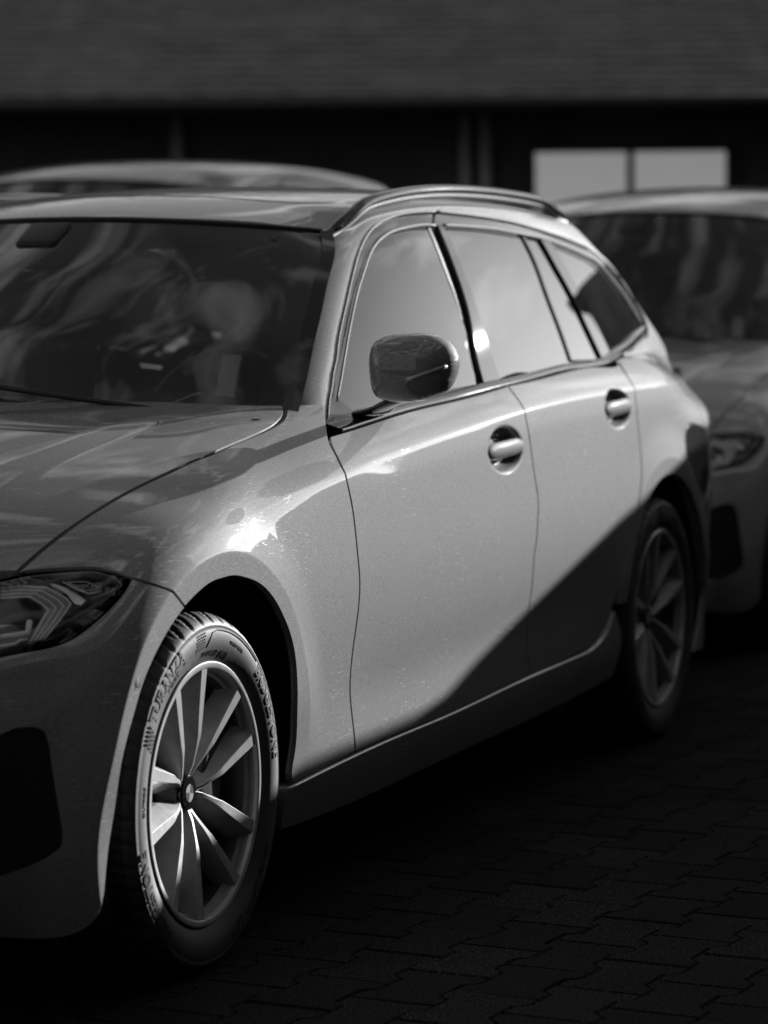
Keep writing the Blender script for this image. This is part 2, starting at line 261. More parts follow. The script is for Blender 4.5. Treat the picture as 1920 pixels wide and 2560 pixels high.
T_lm_in=[(-0.4100,-0.7617,0.6326),(-0.3788,-0.7617,0.6542),(-0.3430,-0.7617,0.6795),(-0.3362,-0.7452,0.6890),(-0.3309,-0.7206,0.6988),(-0.3423,-0.6959,0.6978),(-0.3543,-0.6737,0.6964)]
T_lm_out=[(-0.3909,-0.7808,0.6369),(-0.3536,-0.7888,0.6620),(-0.3154,-0.7933,0.6883),(-0.3086,-0.7812,0.6970),(-0.3001,-0.7397,0.7135),(-0.3116,-0.6951,0.7163),(-0.3304,-0.6610,0.7127)]
T_lm_w1=[(-0.2939,-0.7322,0.7190),(-0.2895,-0.7496,0.7177),(-0.2929,-0.7754,0.7090),(-0.2966,-0.8012,0.6983),(-0.2993,-0.8080,0.6939)]
T_lm_w2=[(-0.2952,-0.7394,0.7166),(-0.2973,-0.7580,0.7108),(-0.3055,-0.7796,0.6996),(-0.3137,-0.7968,0.6882),(-0.3112,-0.8042,0.6872)]
T_lm_pl=[(-0.2866,-0.7669,0.7228),(-0.2737,-0.7954,0.7228),(-0.2736,-0.8073,0.7192),(-0.2760,-0.8183,0.7139),(-0.2797,-0.8186,0.7115),(-0.2929,-0.8000,0.7095)]
T_lm_br=[(-0.2895,-0.7596,0.7229),(-0.2945,-0.7873,0.7124),(-0.2947,-0.8102,0.7049),(-0.2882,-0.8189,0.7059),(-0.2802,-0.8269,0.7079)]
T_lm_txt=[(-0.2832,-0.8045,0.7142)]
T_lm_tip=[(-0.3223,-0.6701,0.7245),(-0.2941,-0.7082,0.7317),(-0.2664,-0.7600,0.7361),(-0.2459,-0.8089,0.7347),(-0.2452,-0.8282,0.7284),(-0.2474,-0.8488,0.7178),(-0.2854,-0.8305,0.7030),(-0.3011,-0.8188,0.6974)]
# ------------------------------------------------------------------ panel machinery: a panel is a closed outline on a body surface, solved into a dense sheet with turned-in edges
def chart(d, e1, lo, hi):
    d = np.array(d, float); d /= np.linalg.norm(d); e1 = np.array(e1, float); e1 -= d*(e1@d); e1 /= np.linalg.norm(e1)
    e2 = np.cross(d, e1)*-1
    return dict(d=d, e1=e1, e2=e2, lo=lo, hi=hi)
CH_S = chart((0, 1, 0), (1, 0, 0), -1.3, -.30)
CH_D = chart((0, .7071, -.7071), (1, 0, 0), -1.75, -.55)
CH_G = chart((0, .7071, -.7071), (1, 0, 0), -2.1, -.85)
CH_H = chart((0, 0, -1), (1, 0, 0), -1.4, -.40)
CH_R = chart((0, 0, -1), (1, 0, 0), -1.8, -1.0)
CH_B = chart((.55, .83, -.1), (.83, -.55, 0), -1.7, -.28)
def solve(Fn, ch, ab):
    base = ab[:, :1]*ch['e1']+ab[:, 1:]*ch['e2']; lo = np.full(len(ab), ch['lo']); hi = np.full(len(ab), ch['hi'])
    for _ in range(26):
        mid = .5*(lo+hi); f = Fn(base+mid[:, None]*ch['d']) > 0
        lo = np.where(f, mid, lo); hi = np.where(f, hi, mid)
    return base+(.5*(lo+hi))[:, None]*ch['d']
def grad(Fn, Pp, e=4e-4):
    g = np.stack([Fn(Pp+np.eye(3)[i]*e)-Fn(Pp-np.eye(3)[i]*e) for i in range(3)], -1)
    return g/np.linalg.norm(g, axis=1)[:, None]
def inside(p, poly):
    x, y = p[:, 0], p[:, 1]; c = np.zeros(len(p), bool); q = np.roll(poly, -1, 0)
    for (x1, y1), (x2, y2) in zip(poly, q):
        if y1 == y2: continue
        k = ((y1 > y) != (y2 > y)) & (x < (x2-x1)*(y-y1)/(y2-y1)+x1); c ^= k
    return c
def smooth2(pts, step):
    p = np.array(pts, float)
    if len(p) == 2:
        n = max(1, int(round(np.linalg.norm(p[1]-p[0])/step))); return p[0]+(p[1]-p[0])*np.linspace(0, 1, n+1)[:, None]
    t = np.concatenate([[0], np.cumsum(np.linalg.norm(np.diff(p, axis=0), axis=1))])
    n = max(2, int(round(t[-1]/step))); q = np.linspace(0, t[-1], n+1)
    return np.stack([CS(list(zip(t, p[:, k])))(q) for k in range(p.shape[1])], -1)
def outline(segs, ch, step):
    out = []
    S = [np.array(s, float) for s in segs]
    for i, s in enumerate(S):
        s2 = np.stack([s@ch['e1'], s@ch['e2']], -1); nx = S[(i+1) % len(S)][0]
        s2[-1] = (nx@ch['e1'], nx@ch['e2'])
        out.append(smooth2(s2, step)[:-1])
    return np.concatenate(out)
def area2(p): q = np.roll(p, -1, 0); return .5*np.sum(p[:, 0]*q[:, 1]-q[:, 0]*p[:, 1])
def panel(name, segs, ch, Fn, m, parent=None, h=.016, gap=.0036, off=0., depth=.014, feats=(), holes=(), bstep=.010, mirror=False):
    B = outline(segs, ch, bstep)
    if area2(B) < 0: B = B[::-1]
    def nrm(P):
        t = np.roll(P, -1, 0)-np.roll(P, 1, 0); t /= np.linalg.norm(t, axis=1)[:, None]+1e-12; return np.stack([t[:, 1], -t[:, 0]], -1)
    B = B-nrm(B)*gap; on = nrm(B)
    HB = [outline(hs, ch, bstep) for hs in holes]; HB = [b if area2(b) < 0 else b[::-1] for b in HB]
    rim = np.concatenate([B]+HB); ron = np.concatenate([on]+[nrm(b) for b in HB])
    lo, hi = B.min(0), B.max(0)
    gx = np.arange(lo[0], hi[0], h); gy = np.arange(lo[1], hi[1], h*.866)
    X, Y = np.meshgrid(gx, gy); X = X+(np.arange(len(gy)) % 2)[:, None]*h*.5
    I = np.stack([X.ravel(), Y.ravel()], -1)
    FE = []
    for line, offs in feats:
        l = smooth2(np.stack([np.array(line)@ch['e1'], np.array(line)@ch['e2']], -1), .012); n = nrm(l); n[0] = n[1]; n[-1] = n[-2]
        for o in offs: FE.append(l+n*o)
    FE = np.concatenate(FE) if FE else np.zeros((0, 2))
    def clear(P, Qs, r):
        if len(P) == 0 or len(Qs) == 0: return P
        keep = np.ones(len(P), bool)
        for i in range(0, len(Qs), 200):
            d = (P[:, None, 0]-Qs[None, i:i+200, 0])**2+(P[:, None, 1]-Qs[None, i:i+200, 1])**2; keep &= d.min(1) > r*r
        return P[keep]
    def isin(P):
        k = inside(P, B)
        for b in HB: k &= ~inside(P, b)
        return k
    I = I[isin(I)]; I = clear(I, rim, .6*h); I = clear(I, FE, .5*h)
    if len(FE): FE = FE[isin(FE)]; FE = clear(FE, rim, .003)
    allp = np.concatenate([rim, FE, I])
    ed = []; k0 = 0
    for b in [B]+HB: ed += [(k0+i, k0+(i+1) % len(b)) for i in range(len(b))]; k0 += len(b)
    r = geometry.delaunay_2d_cdt([Vector(p) for p in allp.tolist()], ed, [], 0, 1e-7)
    v2 = np.array([tuple(v) for v in r[0]]); tri = np.array([f for f in r[2] if len(f) == 3]); org = r[3]
    cen = v2[tri].mean(1); tri = tri[isin(cen)]
    P3 = solve(Fn, ch, v2); N3 = grad(Fn, P3)
    P3 = P3+N3*off
    o2i = {}
    for k, ids in enumerate(org):
        for i in ids: o2i[i] = k
    # winding
    a, b, c = P3[tri[:, 0]], P3[tri[:, 1]], P3[tri[:, 2]]
    w = np.einsum('ij,ij->i', np.cross(b-a, c-a), N3[tri[:, 0]]); tri[w < 0] = tri[w < 0][:, ::-1]
    V = [P3]; N = [N3]; Fc = [tuple(t) for t in tri]; nv = len(P3); k0 = 0
    for b in [B]+HB:
        idx = np.array([o2i[k0+i] for i in range(len(b))]); o2 = ron[k0:k0+len(b)]; k0 += len(b)
        n = N3[idx]; o3 = o2[:, :1]*ch['e1']+o2[:, 1:]*ch['e2']; o3 = o3-n*np.sum(o3*n, 1)[:, None]; o3 /= np.linalg.norm(o3, axis=1)[:, None]
        p = P3[idx]
        A = p+o3*.0011-n*.0009; Bq = p+o3*.0016-n*depth
        na = .6*n+.8*o3
        V += [A, Bq]; N += [na/np.linalg.norm(na, axis=1)[:, None], o3]; L = len(b)
        for i in range(L):
            j = (i+1) % L
            Fc += [(idx[i], nv+i, nv+j, idx[j]), (nv+i, nv+L+i, nv+L+j, nv+j)]
        nv += 2*L
    V = np.concatenate(V); N = np.concatenate(N)
    o = mesh(name, V, Fc, m, parent, True, N)
    return o
def mirror(o, parent=None):
    c = o.copy(); COL.objects.link(c); c.scale.y = -c.scale.y; c.location.y = -c.location.y
    c.parent = parent or o.parent
    for ch in list(o.children):
        k = ch.copy(); COL.objects.link(k); k.parent = c
    return c
def oval(x0, z0, a, b, n=28):
    return [(x0+a*math.cos(2*math.pi*i/n), -.9, z0+b*math.sin(2*math.pi*i/n)) for i in range(n+1)]
# ------------------------------------------------------------------ materials
def paint_mat(name, base, rough=.7, metal=.08):
    m = mat(name, base, rough, metal, 1., .02, .06); m.node_tree.nodes['Principled BSDF'].inputs['Coat IOR'].default_value = 1.6; n = m.node_tree; b = n.nodes['Principled BSDF']
    tc = n.nodes.new('ShaderNodeTexCoord')
    # fine hairline scratches and dust in the clear coat
    mp = n.nodes.new('ShaderNodeMapping'); mp.inputs['Scale'].default_value = (16, 16, 210); mp.inputs['Rotation'].default_value = (0, .10, 0)
    no = n.nodes.new('ShaderNodeTexNoise'); no.inputs['Scale'].default_value = 2.2; no.inputs['Detail'].default_value = 3; no.inputs['Distortion'].default_value = .3
    n2 = n.nodes.new('ShaderNodeTexNoise'); n2.inputs['Scale'].default_value = 5; n2.inputs['Detail'].default_value = 4
    r1 = n.nodes.new('ShaderNodeMapRange'); r1.inputs['From Min'].default_value = .63; r1.inputs['From Max'].default_value = .70
    r2 = n.nodes.new('ShaderNodeMapRange'); r2.inputs['From Min'].default_value = .48; r2.inputs['From Max'].default_value = .60
    mu = n.nodes.new('ShaderNodeMath'); mu.operation = 'MULTIPLY'
    n.links.new(tc.outputs['Object'], mp.inputs[0]); n.links.new(mp.outputs[0], no.inputs[0]); n.links.new(tc.outputs['Object'], n2.inputs[0])
    n.links.new(no.outputs['Fac'], r1.inputs[0]); n.links.new(n2.outputs['Fac'], r2.inputs[0]); n.links.new(r1.outputs[0], mu.inputs[0]); n.links.new(r2.outputs[0], mu.inputs[1])
    cr = n.nodes.new('ShaderNodeMapRange'); cr.inputs['To Min'].default_value = .025; cr.inputs['To Max'].default_value = .24
    n.links.new(mu.outputs[0], cr.inputs[0]); n.links.new(cr.outputs[0], b.inputs['Coat Roughness'])
    # flake
    nf = n.nodes.new('ShaderNodeTexNoise'); nf.inputs['Scale'].default_value = 430; nf.inputs['Detail'].default_value = 2
    mf = n.nodes.new('ShaderNodeMapRange'); mf.inputs['From Min'].default_value = .3; mf.inputs['From Max'].default_value = .7; mf.inputs['To Min'].default_value = base*.66; mf.inputs['To Max'].default_value = base*1.34
    n.links.new(tc.outputs['Object'], nf.inputs[0]); n.links.new(nf.outputs['Fac'], mf.inputs[0])
    # glint of the scratches painted into the base colour as fine pale lines
    sm = n.nodes.new('ShaderNodeMath'); sm.operation = 'MULTIPLY_ADD'; sm.inputs[1].default_value = base*1.1
    n.links.new(mu.outputs[0], sm.inputs[0]); n.links.new(mf.outputs[0], sm.inputs[2]); n.links.new(sm.outputs[0], b.inputs['Base Color'])
    return m
M = dict(
    paint=paint_mat('grey_metallic_paint', .21), dark=paint_mat('dark_gloss_paint', .20),
    gblack=mat('gloss_black_trim', .012, .015, 0, 0.), black=mat('matte_black_plastic', .012, .55), seal=mat('rubber_seal', .010, .6),
    void=mat('dark_underbody', .006, .9), chrome=mat('satin_chrome', .55, .16, 1.), satin=mat('satin_grey_strip', .12, .6, 0., spec=.2), trim=mat('gloss_window_frame', .03, .03, 0, .3),
    alloy=mat('machined_alloy', .5, .42, .45, .4, .05, mott=(35, .40, .58)), alloyp=mat('grey_wheel_paint', .3, .6, .1, .3, .1, spec=.2, mott=(22, .22, .36)), barrel=mat('barrel_paint', .07, .45, .5),
    tyre=mat('tyre_rubber', .045, .6, bump=(140, .25, .001), mott=(9, .034, .062)), letter=mat('moulded_rubber_lettering', .018, .75), disc=mat('brake_disc', .25, .35, 1.),
    ws=glassmat('windscreen_glass', .72, 1.5, .9, 0., .05), side=glassmat('side_glass', .5, 1.5, 1.2, 0., .03), priv=glassmat('privacy_glass', .07, 1.5, 1.2, 0., .03), lens=glassmat('lamp_lens', 1.0, 1.45, .6),
    frit=mat('windscreen_black_border', .010, .12), seatm=mat('dark_seat_fabric', .012, .8, mott=(60, .009, .016)), dash=mat('dashboard_plastic', .022, .6, bump=(300, .2, .0005)),
    light_trim=mat('light_interior_trim', .55, .6), refl=mat('lamp_reflector', .75, .35, .4), refl2=mat('lamp_grey_bezel', .35, .35, .4), lamp=mat('lamp_light_guide', .9, .4), red=mat('tail_lamp_plastic', .05, .12, 0, 1.),
    sill=mat('sill_edge_highlight', .7, .35, .5), tread=mat('tread_rubber', .014, .7), label=mat('pale_lamp_print', .6, .6), paper=mat('pale_paper', .6, .8), emb_w=mat('emblem_light', .55, .3, .3), emb_d=mat('emblem_dark', .10, .3))
# ------------------------------------------------------------------ the parked estate car
def S3(*ts): return [tuple(p) for t in ts for p in t]
def byx(t): return sorted(t)
def rev(t): return list(t)[::-1]
car = empty('parked_estate_car')
tag(car, 'grey metallic estate car with roof rails and ten-spoke alloy wheels, in sharp focus', 'car')
gap1 = T_gap1; belt = byx([p for p in T_belt_low if abs(p[0]-2.674) > .002])
skirt = byx(T_skirt_top)
SKZ = CS([(p[0], p[2]) for p in skirt])
def skp(x, dz=.0): return (x, -.893, float(SKZ(x))+dz)
gap2 = [(1.772, -.836, .9785)]+list(T_gap2)[2:-2]+[(1.738, -.905, .525), (1.735, -.9, .44), (1.738, -.893, .36), skp(1.742, .006)]
gap3 = [(2.756, -.775, 1.016), (2.675, -.83, .982), (2.628, -.87, .945), (2.612, -.89, .905), (2.612, -.9, .85), (2.622, -.91, .785), (2.608, -.91, .71), (2.560, -.91, .632)]+list(T_gap3)[8:]
gap3b = gap3[:-1]
def bcut(a, b): return [p for p in belt if a < p[0] < b]
def onside(xz): return [tuple(p) for p in solve(F1, CH_S, np.array([(p[0], p[-1]) for p in xz], float))]
cr = onside([(x, float(CREASE(x))) for x in np.linspace(.12, 3.3, 120)])
CRO = (-.012, -.006, -.003, 0, .003, .006, .012)
arch_f = list(T_arch_f); iA = min(range(len(arch_f)), key=lambda i: abs(arch_f[i][0]+.103)+abs(arch_f[i][2]-.663))
band = onside([(FL(t)*math.cos(math.radians(t)), .322+FL(t)*math.sin(math.radians(t))) for t in np.linspace(-8, 200, 120)])
BDO = (-.012, -.008, -.0055, -.0035, -.0015, .0005, .0025, .0045, .007, .011)
# fender
fseg = [list(T_hood_gap), list(T_fender_tip)[:3], list(T_fender_tip)[2:], gap1, [gap1[-1], skp(.683, .005)], [skp(.683, .005), skp(.52, .005), (.372, -.898, .281)], [(.372, -.898, .281)]+rev(arch_f[iA:])[1:], rev(T_fb_gap), rev(T_hl_top)[:-1]]
fend = panel('front_fender', fseg, CH_D, F1, M['paint'], car, h=.014, feats=[(cr, CRO), (band, BDO)])
# doors
d1 = panel('front_door', [gap1, [gap1[-1], skp(.688, .006)], [skp(.688, .006), skp(.95, .006), skp(1.2, .006), skp(1.48, .006), skp(1.742, .006)], rev(gap2), [gap2[0]]+rev(bcut(.74, 1.60))+[gap1[0]]], CH_S, F1, M['paint'], car, h=.014,
           feats=[(cr, CRO)]+[(oval(hx, hz, a*k, b*k), (0,)) for hx, hz, a, b in HANDLES[:1] for k in (1.05, 1., .95, .9, .85, .8, .75, .7, .65, .6, .55, .5)])
d2 = panel('rear_door', [gap2, [gap2[-1], skp(2.0, .006), (2.200, -.893, .312)], rev(gap3b[:-0 or None]), [gap3[0]]+rev(bcut(1.78, 2.74))+[gap2[0]]], CH_S, F1, M['paint'], car, h=.015,
           feats=[(cr, CRO)]+[(oval(hx, hz, a*k, b*k), (0,)) for hx, hz, a, b in HANDLES[1:] for k in (1.05, 1., .95, .9, .85, .8, .75, .7, .65, .6, .55, .5)])
# rear quarter with arch
def arc(cx, r, a0, a1, n=26, cz=.322): return [(cx+r*math.cos(math.radians(a)), -.9, cz+r*math.sin(math.radians(a))) for a in np.linspace(a0, a1, n)]
qa = arc(2.851, .378, 168, 8)
quarter = panel('rear_quarter', [gap3[:-5], [gap3[-6], (2.41, -.895, .40)], [(2.41, -.895, .40), qa[0]], qa, [qa[-1], (3.27, -.88, .40), (3.29, -.88, .60)], [(3.29, -.88, .60), (3.10, -.9, .70), (3.04, -.9, .745)], [(3.04, -.9, .745), (3.07, -.9, .80), (3.20, -.88, .815), (3.34, -.87, .80)],
                              [(3.34, -.87, .80), (3.37, -.86, .88), (3.42, -.80, .950)], [(3.42, -.80, .950), (3.3, -.80, .968), (3.12, -.80, .985), (3.04, -.80, .992)], [(3.04, -.80, .992), (2.9, -.80, 1.004), gap3[0]]], CH_S, F1, M['paint'], car, h=.018, feats=[(cr, CRO), (onside(arc(2.851, .425, -5, 185, 90)), BDO)])
tail = panel('tail_lamp', [[(3.04, -.9, .745), (3.07, -.9, .80), (3.20, -.88, .815), (3.34, -.87, .80)], [(3.34, -.87, .80), (3.55, -.84, .80), (3.72, -.76, .79)], [(3.72, -.76, .79), (3.73, -.76, .70), (3.70, -.76, .64)], [(3.70, -.76, .64), (3.5, -.84, .66), (3.29, -.88, .60)], [(3.29, -.88, .60), (3.10, -.9, .70), (3.04, -.9, .745)]], CH_S, F1, M['red'], car, h=.02, gap=.003)
rq2 = panel('rear_corner', [[(3.34, -.87, .80), (3.37, -.86, .88), (3.42, -.80, .950)], [(3.42, -.80, .950), (3.60, -.76, .94), (3.80, -.62, .92)], [(3.80, -.62, .92), (3.80, -.62, .79)], [(3.80, -.62, .79), (3.55, -.84, .80), (3.34, -.87, .80)]], CH_S, F1, M['paint'], car, h=.02)
rbump = panel('rear_bumper', [[(3.29, -.88, .60), (3.5, -.84, .66), (3.70, -.76, .64)], [(3.70, -.76, .64), (3.86, -.5, .62)], [(3.86, -.5, .62), (3.86, -.5, .25)], [(3.86, -.5, .25), (3.5, -.8, .20), (3.16, -.85, .19)], [(3.16, -.85, .19), (3.24, -.88, .30), (3.27, -.88, .40)], [(3.27, -.88, .40), (3.29, -.88, .60)]], CH_S, F1, M['paint'], car, h=.02)
mb = MB()
for zz0, zz1 in ((.22, .60), (.62, .95)):
    rings = []
    for z in np.linspace(zz0, zz1, 8): rings.append([(3.885+.02*(1-(y/.66)**2)-.10*max(0, abs(y)-.45)-.12*max(0, z-.80), y, z) for y in np.linspace(-.66, .66, 25)])
    mb.loft(rings, cap=False, closed=False)
mb.build('tailgate', M['paint'], car)
rings = []
for t in np.linspace(0, 1, 8): rings.append([(3.12+.66*t-.10*abs(y)*(1-.3*t), y*(.60+.10*t), 1.395-.44*t**1.15-.07*y*y) for y in np.linspace(-1, 1, 21)])
MB().loft(rings, cap=False, closed=False).build('rear_window', M['priv'], car)
# sill skirt
def Fs(P):
    q = np.array(P, float); return np.abs(q[..., 1])-(W(np.clip(q[..., 0], .80, 2.02), q[..., 2])+.004)
sb = byx(T_skirt_bot)
skb = [(.350, -.87, .192), (.648, -.87, .184), (1.1, -.87, .188), (1.6, -.87, .195), (2.1, -.87, .20), (2.44, -.87, .215)]
skirt_o = panel('side_skirt', [[skp(.345)]+[skp(x) for x in (.62, .9, 1.2, 1.6, 1.98, 2.2)]+[(2.28, -.9, .318), (2.36, -.9, .345), (2.41, -.9, .385)], [(2.41, -.9, .385), (2.455, -.9, .33), (2.46, -.9, .27), (2.44, -.87, .215)], rev(skb), [skb[0], (.342, -.88, .23), skp(.345)]], CH_S, Fs, M['paint'], car, h=.016, gap=.0, depth=.03)
MB().tube([tuple(p) for p in smooth2([tuple(solve(Fs, CH_S, np.array([[q_[0], q_[2]]]))[0]+np.array((0, .0012, .0006))) for q_ in [skp(x) for x in (.352, .5, .62, .9, 1.2, 1.6, 1.98, 2.2)]], .03)], .0024, 6).build('sill_edge_glint', M['sill'], skirt_o)  # pale tube added along the skirt edge as its sky highlight
# bumper
up = list(T_hl_bot)[:-1]+[(-.50, -.72, .618), (-.57, -.64, .612), (-.63, -.53, .606)]
bseg = [list(T_fb_gap), rev(arch_f[:iA+1]), [arch_f[0], (-.40, -.83, .17), (-.55, -.74, .165), (-.70, -.5, .165), (-.79, -.2, .165), (-.80, 0, .165)], [(-.80, 0, .165), (-.80, 0, .42)], [(-.80, 0, .42), (-.79, -.2, .42), (-.755, -.36, .44)], [(-.755, -.36, .44), (-.72, -.42, .52), (-.63, -.53, .606)], rev(up)]
ik = list(T_intake)
hole = [[(-.70, -.52, .50), ik[0], ik[1], ik[2], ik[3], ik[4], ik[5], ik[6], ik[7], ik[8], ik[9], (-.70, -.52, .25), (-.71, -.5, .37), (-.70, -.52, .50)]]
bump = panel('front_bumper', bseg, CH_B, F1, M['paint'], car, h=.014, holes=[hole], feats=[(band[55:], BDO), ([( -.36-.14*min(max((.61-z)/.11, -1), 1.6), -.84, z) for z in np.linspace(.62, .20, 40)], (-.02, -.012, -.006, -.003, 0, .003, .006, .012))])
mb = MB(); rg = []
for k in (0., .06, .12):
    rg.append([(p[0]+k*.55, p[1]+k*.83, p[2]) for p in [(-.70, -.52, .50)]+ik+[(-.70, -.52, .25)]])
mb.loft(rg, cap=True).build('air_intake', M['void'], bump, smooth=False)
sp_ = Vector(onside([T_sensor[0]])[0]); mb = MB(); mb.lathe([(0, -.0005), (.0090, -.0005), (.0096, -.0002), (.0098, .004)], 28); 
so = mb.build('parking_sensor', M['paint'], bump); so.location = sp_+Vector((0, -.0002, 0)); so.rotation_euler = (math.radians(-2), 0, math.radians(-6))
mb = MB(); mb.lathe([(.0098, .0010), (.0106, -.0004), (.0116, -.0006), (.0120, .004)], 28); so2 = mb.build('sensor_ring', M['seal'], bump); so2.location = so.location; so2.rotation_euler = so.rotation_euler
# hood
hg = list(T_hood_gap); hr = rev(T_hood_rear)[1:]
left = hg; rear = [hg[-1]]+hr+[(.642, 0, 1.0)]
front = [(-.70, 0, .70), (-.69, -.16, .70), (-.64, -.32, .70), (-.54, -.46, .71), (-.42, -.57, .72), (-.325, -.65, .735), hg[0]]
def my(t): return [(p[0], -p[1], p[2]) for p in t]
hseg = [left[:-2], left[-3:], rear[:-1]+my(rear)[::-1], my(left[-3:])[::-1], my(left[:-2])[::-1], my(front)[::-1]+front[1:]]
def F1h(P):
    # bonnet: body surface with a raised centre field bounded by two long soft creases
    x, y = P[..., 0], np.abs(P[..., 1]); yl = .38+.13*(x+.6)
    return F1(P)-.013*sst(yl+.075, yl-.012, y)*sst(.66, .25, x)
hood = panel('hood', hseg, CH_H, F1h, M['paint'], car, h=.014, gap=.0065, depth=.03, feats=[([(x, s*(.38+.13*(x+.6)), .9) for x in np.linspace(-.6, .62, 50)], (-.02, -.01, 0, .01, .02, .03, .04, .05)) for s in (-1, 1)])
for s_ in (-1, 1): MB().tube([(p[0], p[1] if s_ < 0 else -p[1], p[2]-.0075) for p in smooth2(hg, .02)], .0062, 8).build('hood_gap_shade', M['seal'], hood)  # black tubes added in the gaps to put their shade into colour
for o in (fend, d1, d2, quarter, tail, rq2, rbump, skirt_o, bump): mirror(o)
# headlamp: dark bowl, lens, light guides
hl = empty('headlamp', (0, 0, 0), car)
hseg2 = [rev(T_hl_top)+[(-.42, -.57, .72), (-.54, -.46, .70)], [(-.54, -.46, .70), (-.63, -.53, .606)], rev(up)]
lens_o = panel('lens', hseg2, CH_B, F1, M['lens'], hl, h=.02, gap=.009, depth=.02)
hc = np.array([(-.42, -.70, .665)])
panel('lamp_housing', hseg2, CH_B, F1, M['gblack'], hl, h=.02, gap=.003, off=-.050, depth=-.046)
def onlamp(px, off): # lamp trims lie on shells parallel to the lens; given as (x,y,z) on the lens
    return [tuple(np.array(p)+np.array(off)) for p in px]
# lamp internals
mb = MB()
mb.tube(T_lm_drl, .0055, 10); mb.build('light_guide', M['lamp'], hl)
MB().tube(T_lm_drl2, .003, 8).build('light_guide', M['lamp'], hl)
nL = 60
def lin2(P, n):
    P = np.array(P, float); t = np.concatenate([[0], np.cumsum(np.linalg.norm(np.diff(P, axis=0), axis=1))]); q = np.linspace(0, t[-1], n)
    return np.stack([np.interp(q, t, P[:, c]) for c in range(3)], -1)
def corner(P, n):   # same number of steps between matching corners of both paths
    P = np.array(P, float); return np.concatenate([lin2(P[0:3], n//3), lin2(P[2:5], n//3), lin2(P[4:], n//3)])
Li = corner(T_lm_in, nL); Lo = corner(T_lm_out, nL)
mb = MB()
back = [[tuple(Li[i]+np.array((.012, .014, -.002))), tuple(Lo[i]+np.array((.012, .014, -.002)))] for i in range(nL)]
mb.loft(back, cap=False, closed=False); mb.build('reflector', M['refl2'], hl)
for k in range(7):
    w_ = (k+.3)/6.6; MB().tube([tuple(Li[i]*(1-w_)+Lo[i]*w_+np.array((.006, .007, 0))) for i in range(0, nL, 2)], .0020, 6).build('reflector_rib', M['refl2'] if k % 2 else M['refl'], hl)
w1 = smooth2(T_lm_w1, .012); w2 = smooth2(T_lm_w2, .012); k = min(len(w1), len(w2))
MB().loft([[tuple(w1[int(i*(len(w1)-1)/(k-1))]), tuple(.5*(w1[int(i*(len(w1)-1)/(k-1))]+w2[int(i*(len(w2)-1)/(k-1))])+np.array((-.002, -.004, .003))), tuple(w2[int(i*(len(w2)-1)/(k-1))])] for i in range(k)], cap=False, closed=False).build('lamp_wing', M['refl'], hl)
MB().tube(T_lm_pl+[T_lm_pl[0]], .0009, 6).build('lamp_plate', M['label'], hl)
MB().tube(T_lm_br, .0014, 6).build('lamp_bracket', M['refl'], hl)
MB().tube([tuple(p) for p in smooth2(T_lm_tip, .01)], .0012, 6).build('lamp_bezel', M['refl2'], hl)
def text_mesh(s, size, ext=.0006, bold=0.):
    cu = bpy.data.curves.new('lettering', 'FONT'); cu.body = s; cu.size = size; cu.extrude = ext; cu.offset = bold; cu.align_x = 'CENTER'; cu.align_y = 'BOTTOM_BASELINE'; cu.resolution_u = 3
    ob = bpy.data.objects.new('lettering', cu); COL.objects.link(ob); dg = bpy.context.evaluated_depsgraph_get()
    me = ob.evaluated_get(dg).to_mesh(); V = [tuple(v.co) for v in me.vertices]; Fc = [tuple(p.vertices) for p in me.polygons]
    ob.evaluated_get(dg).to_mesh_clear(); bpy.data.objects.remove(ob); bpy.data.curves.remove(cu)
    return V, Fc
V, Fc = text_mesh('BMW LED', .0105, .0002)
tp = Vector(T_lm_txt[0]); ax = Vector((.62, -.78, .05)).normalized(); upv = Vector((.25, .1, .95)); nz = ax.cross(upv).normalized(); upv = nz.cross(ax)
mesh('lamp_print', [tuple(tp+ax*v[0]+upv*(v[1]*.9)+nz*v[2]) for v in V], Fc, M['label'], hl, False)
hlR = empty('headlamp', (0, 0, 0), car); hlR.scale.y = -1
for c in list(hl.children): k_ = c.copy(); COL.objects.link(k_); k_.parent = hlR
# grille
gr = mesh('grille_backing', [(-.765, -.36, .44), (-.765, .36, .44), (-.66, .48, .66), (-.66, -.48, .66)], [(0, 1, 2, 3)], M['void'], car, False)
for s in (-1, 1):
    mb = MB(); mb.tube([(-.79, s*.03, .46), (-.80, s*.05, .43), (-.785, s*.30, .44), (-.74, s*.36, .50), (-.71, s*.35, .60), (-.715, s*.30, .66), (-.73, s*.06, .68), (-.77, s*.03, .62), (-.79, s*.03, .46)], .012, 8, cap=False); mb.build('grille_surround', M['chrome'], gr)
    for k in range(8):
        y = s*(.065+k*.034); MB().box((-.755+.02*k*.1, y, .56), (.03, .008, .20), Matrix.Rotation(.25, 3, 'Y')).build('grille_bar', M['gblack'], gr, smooth=False)
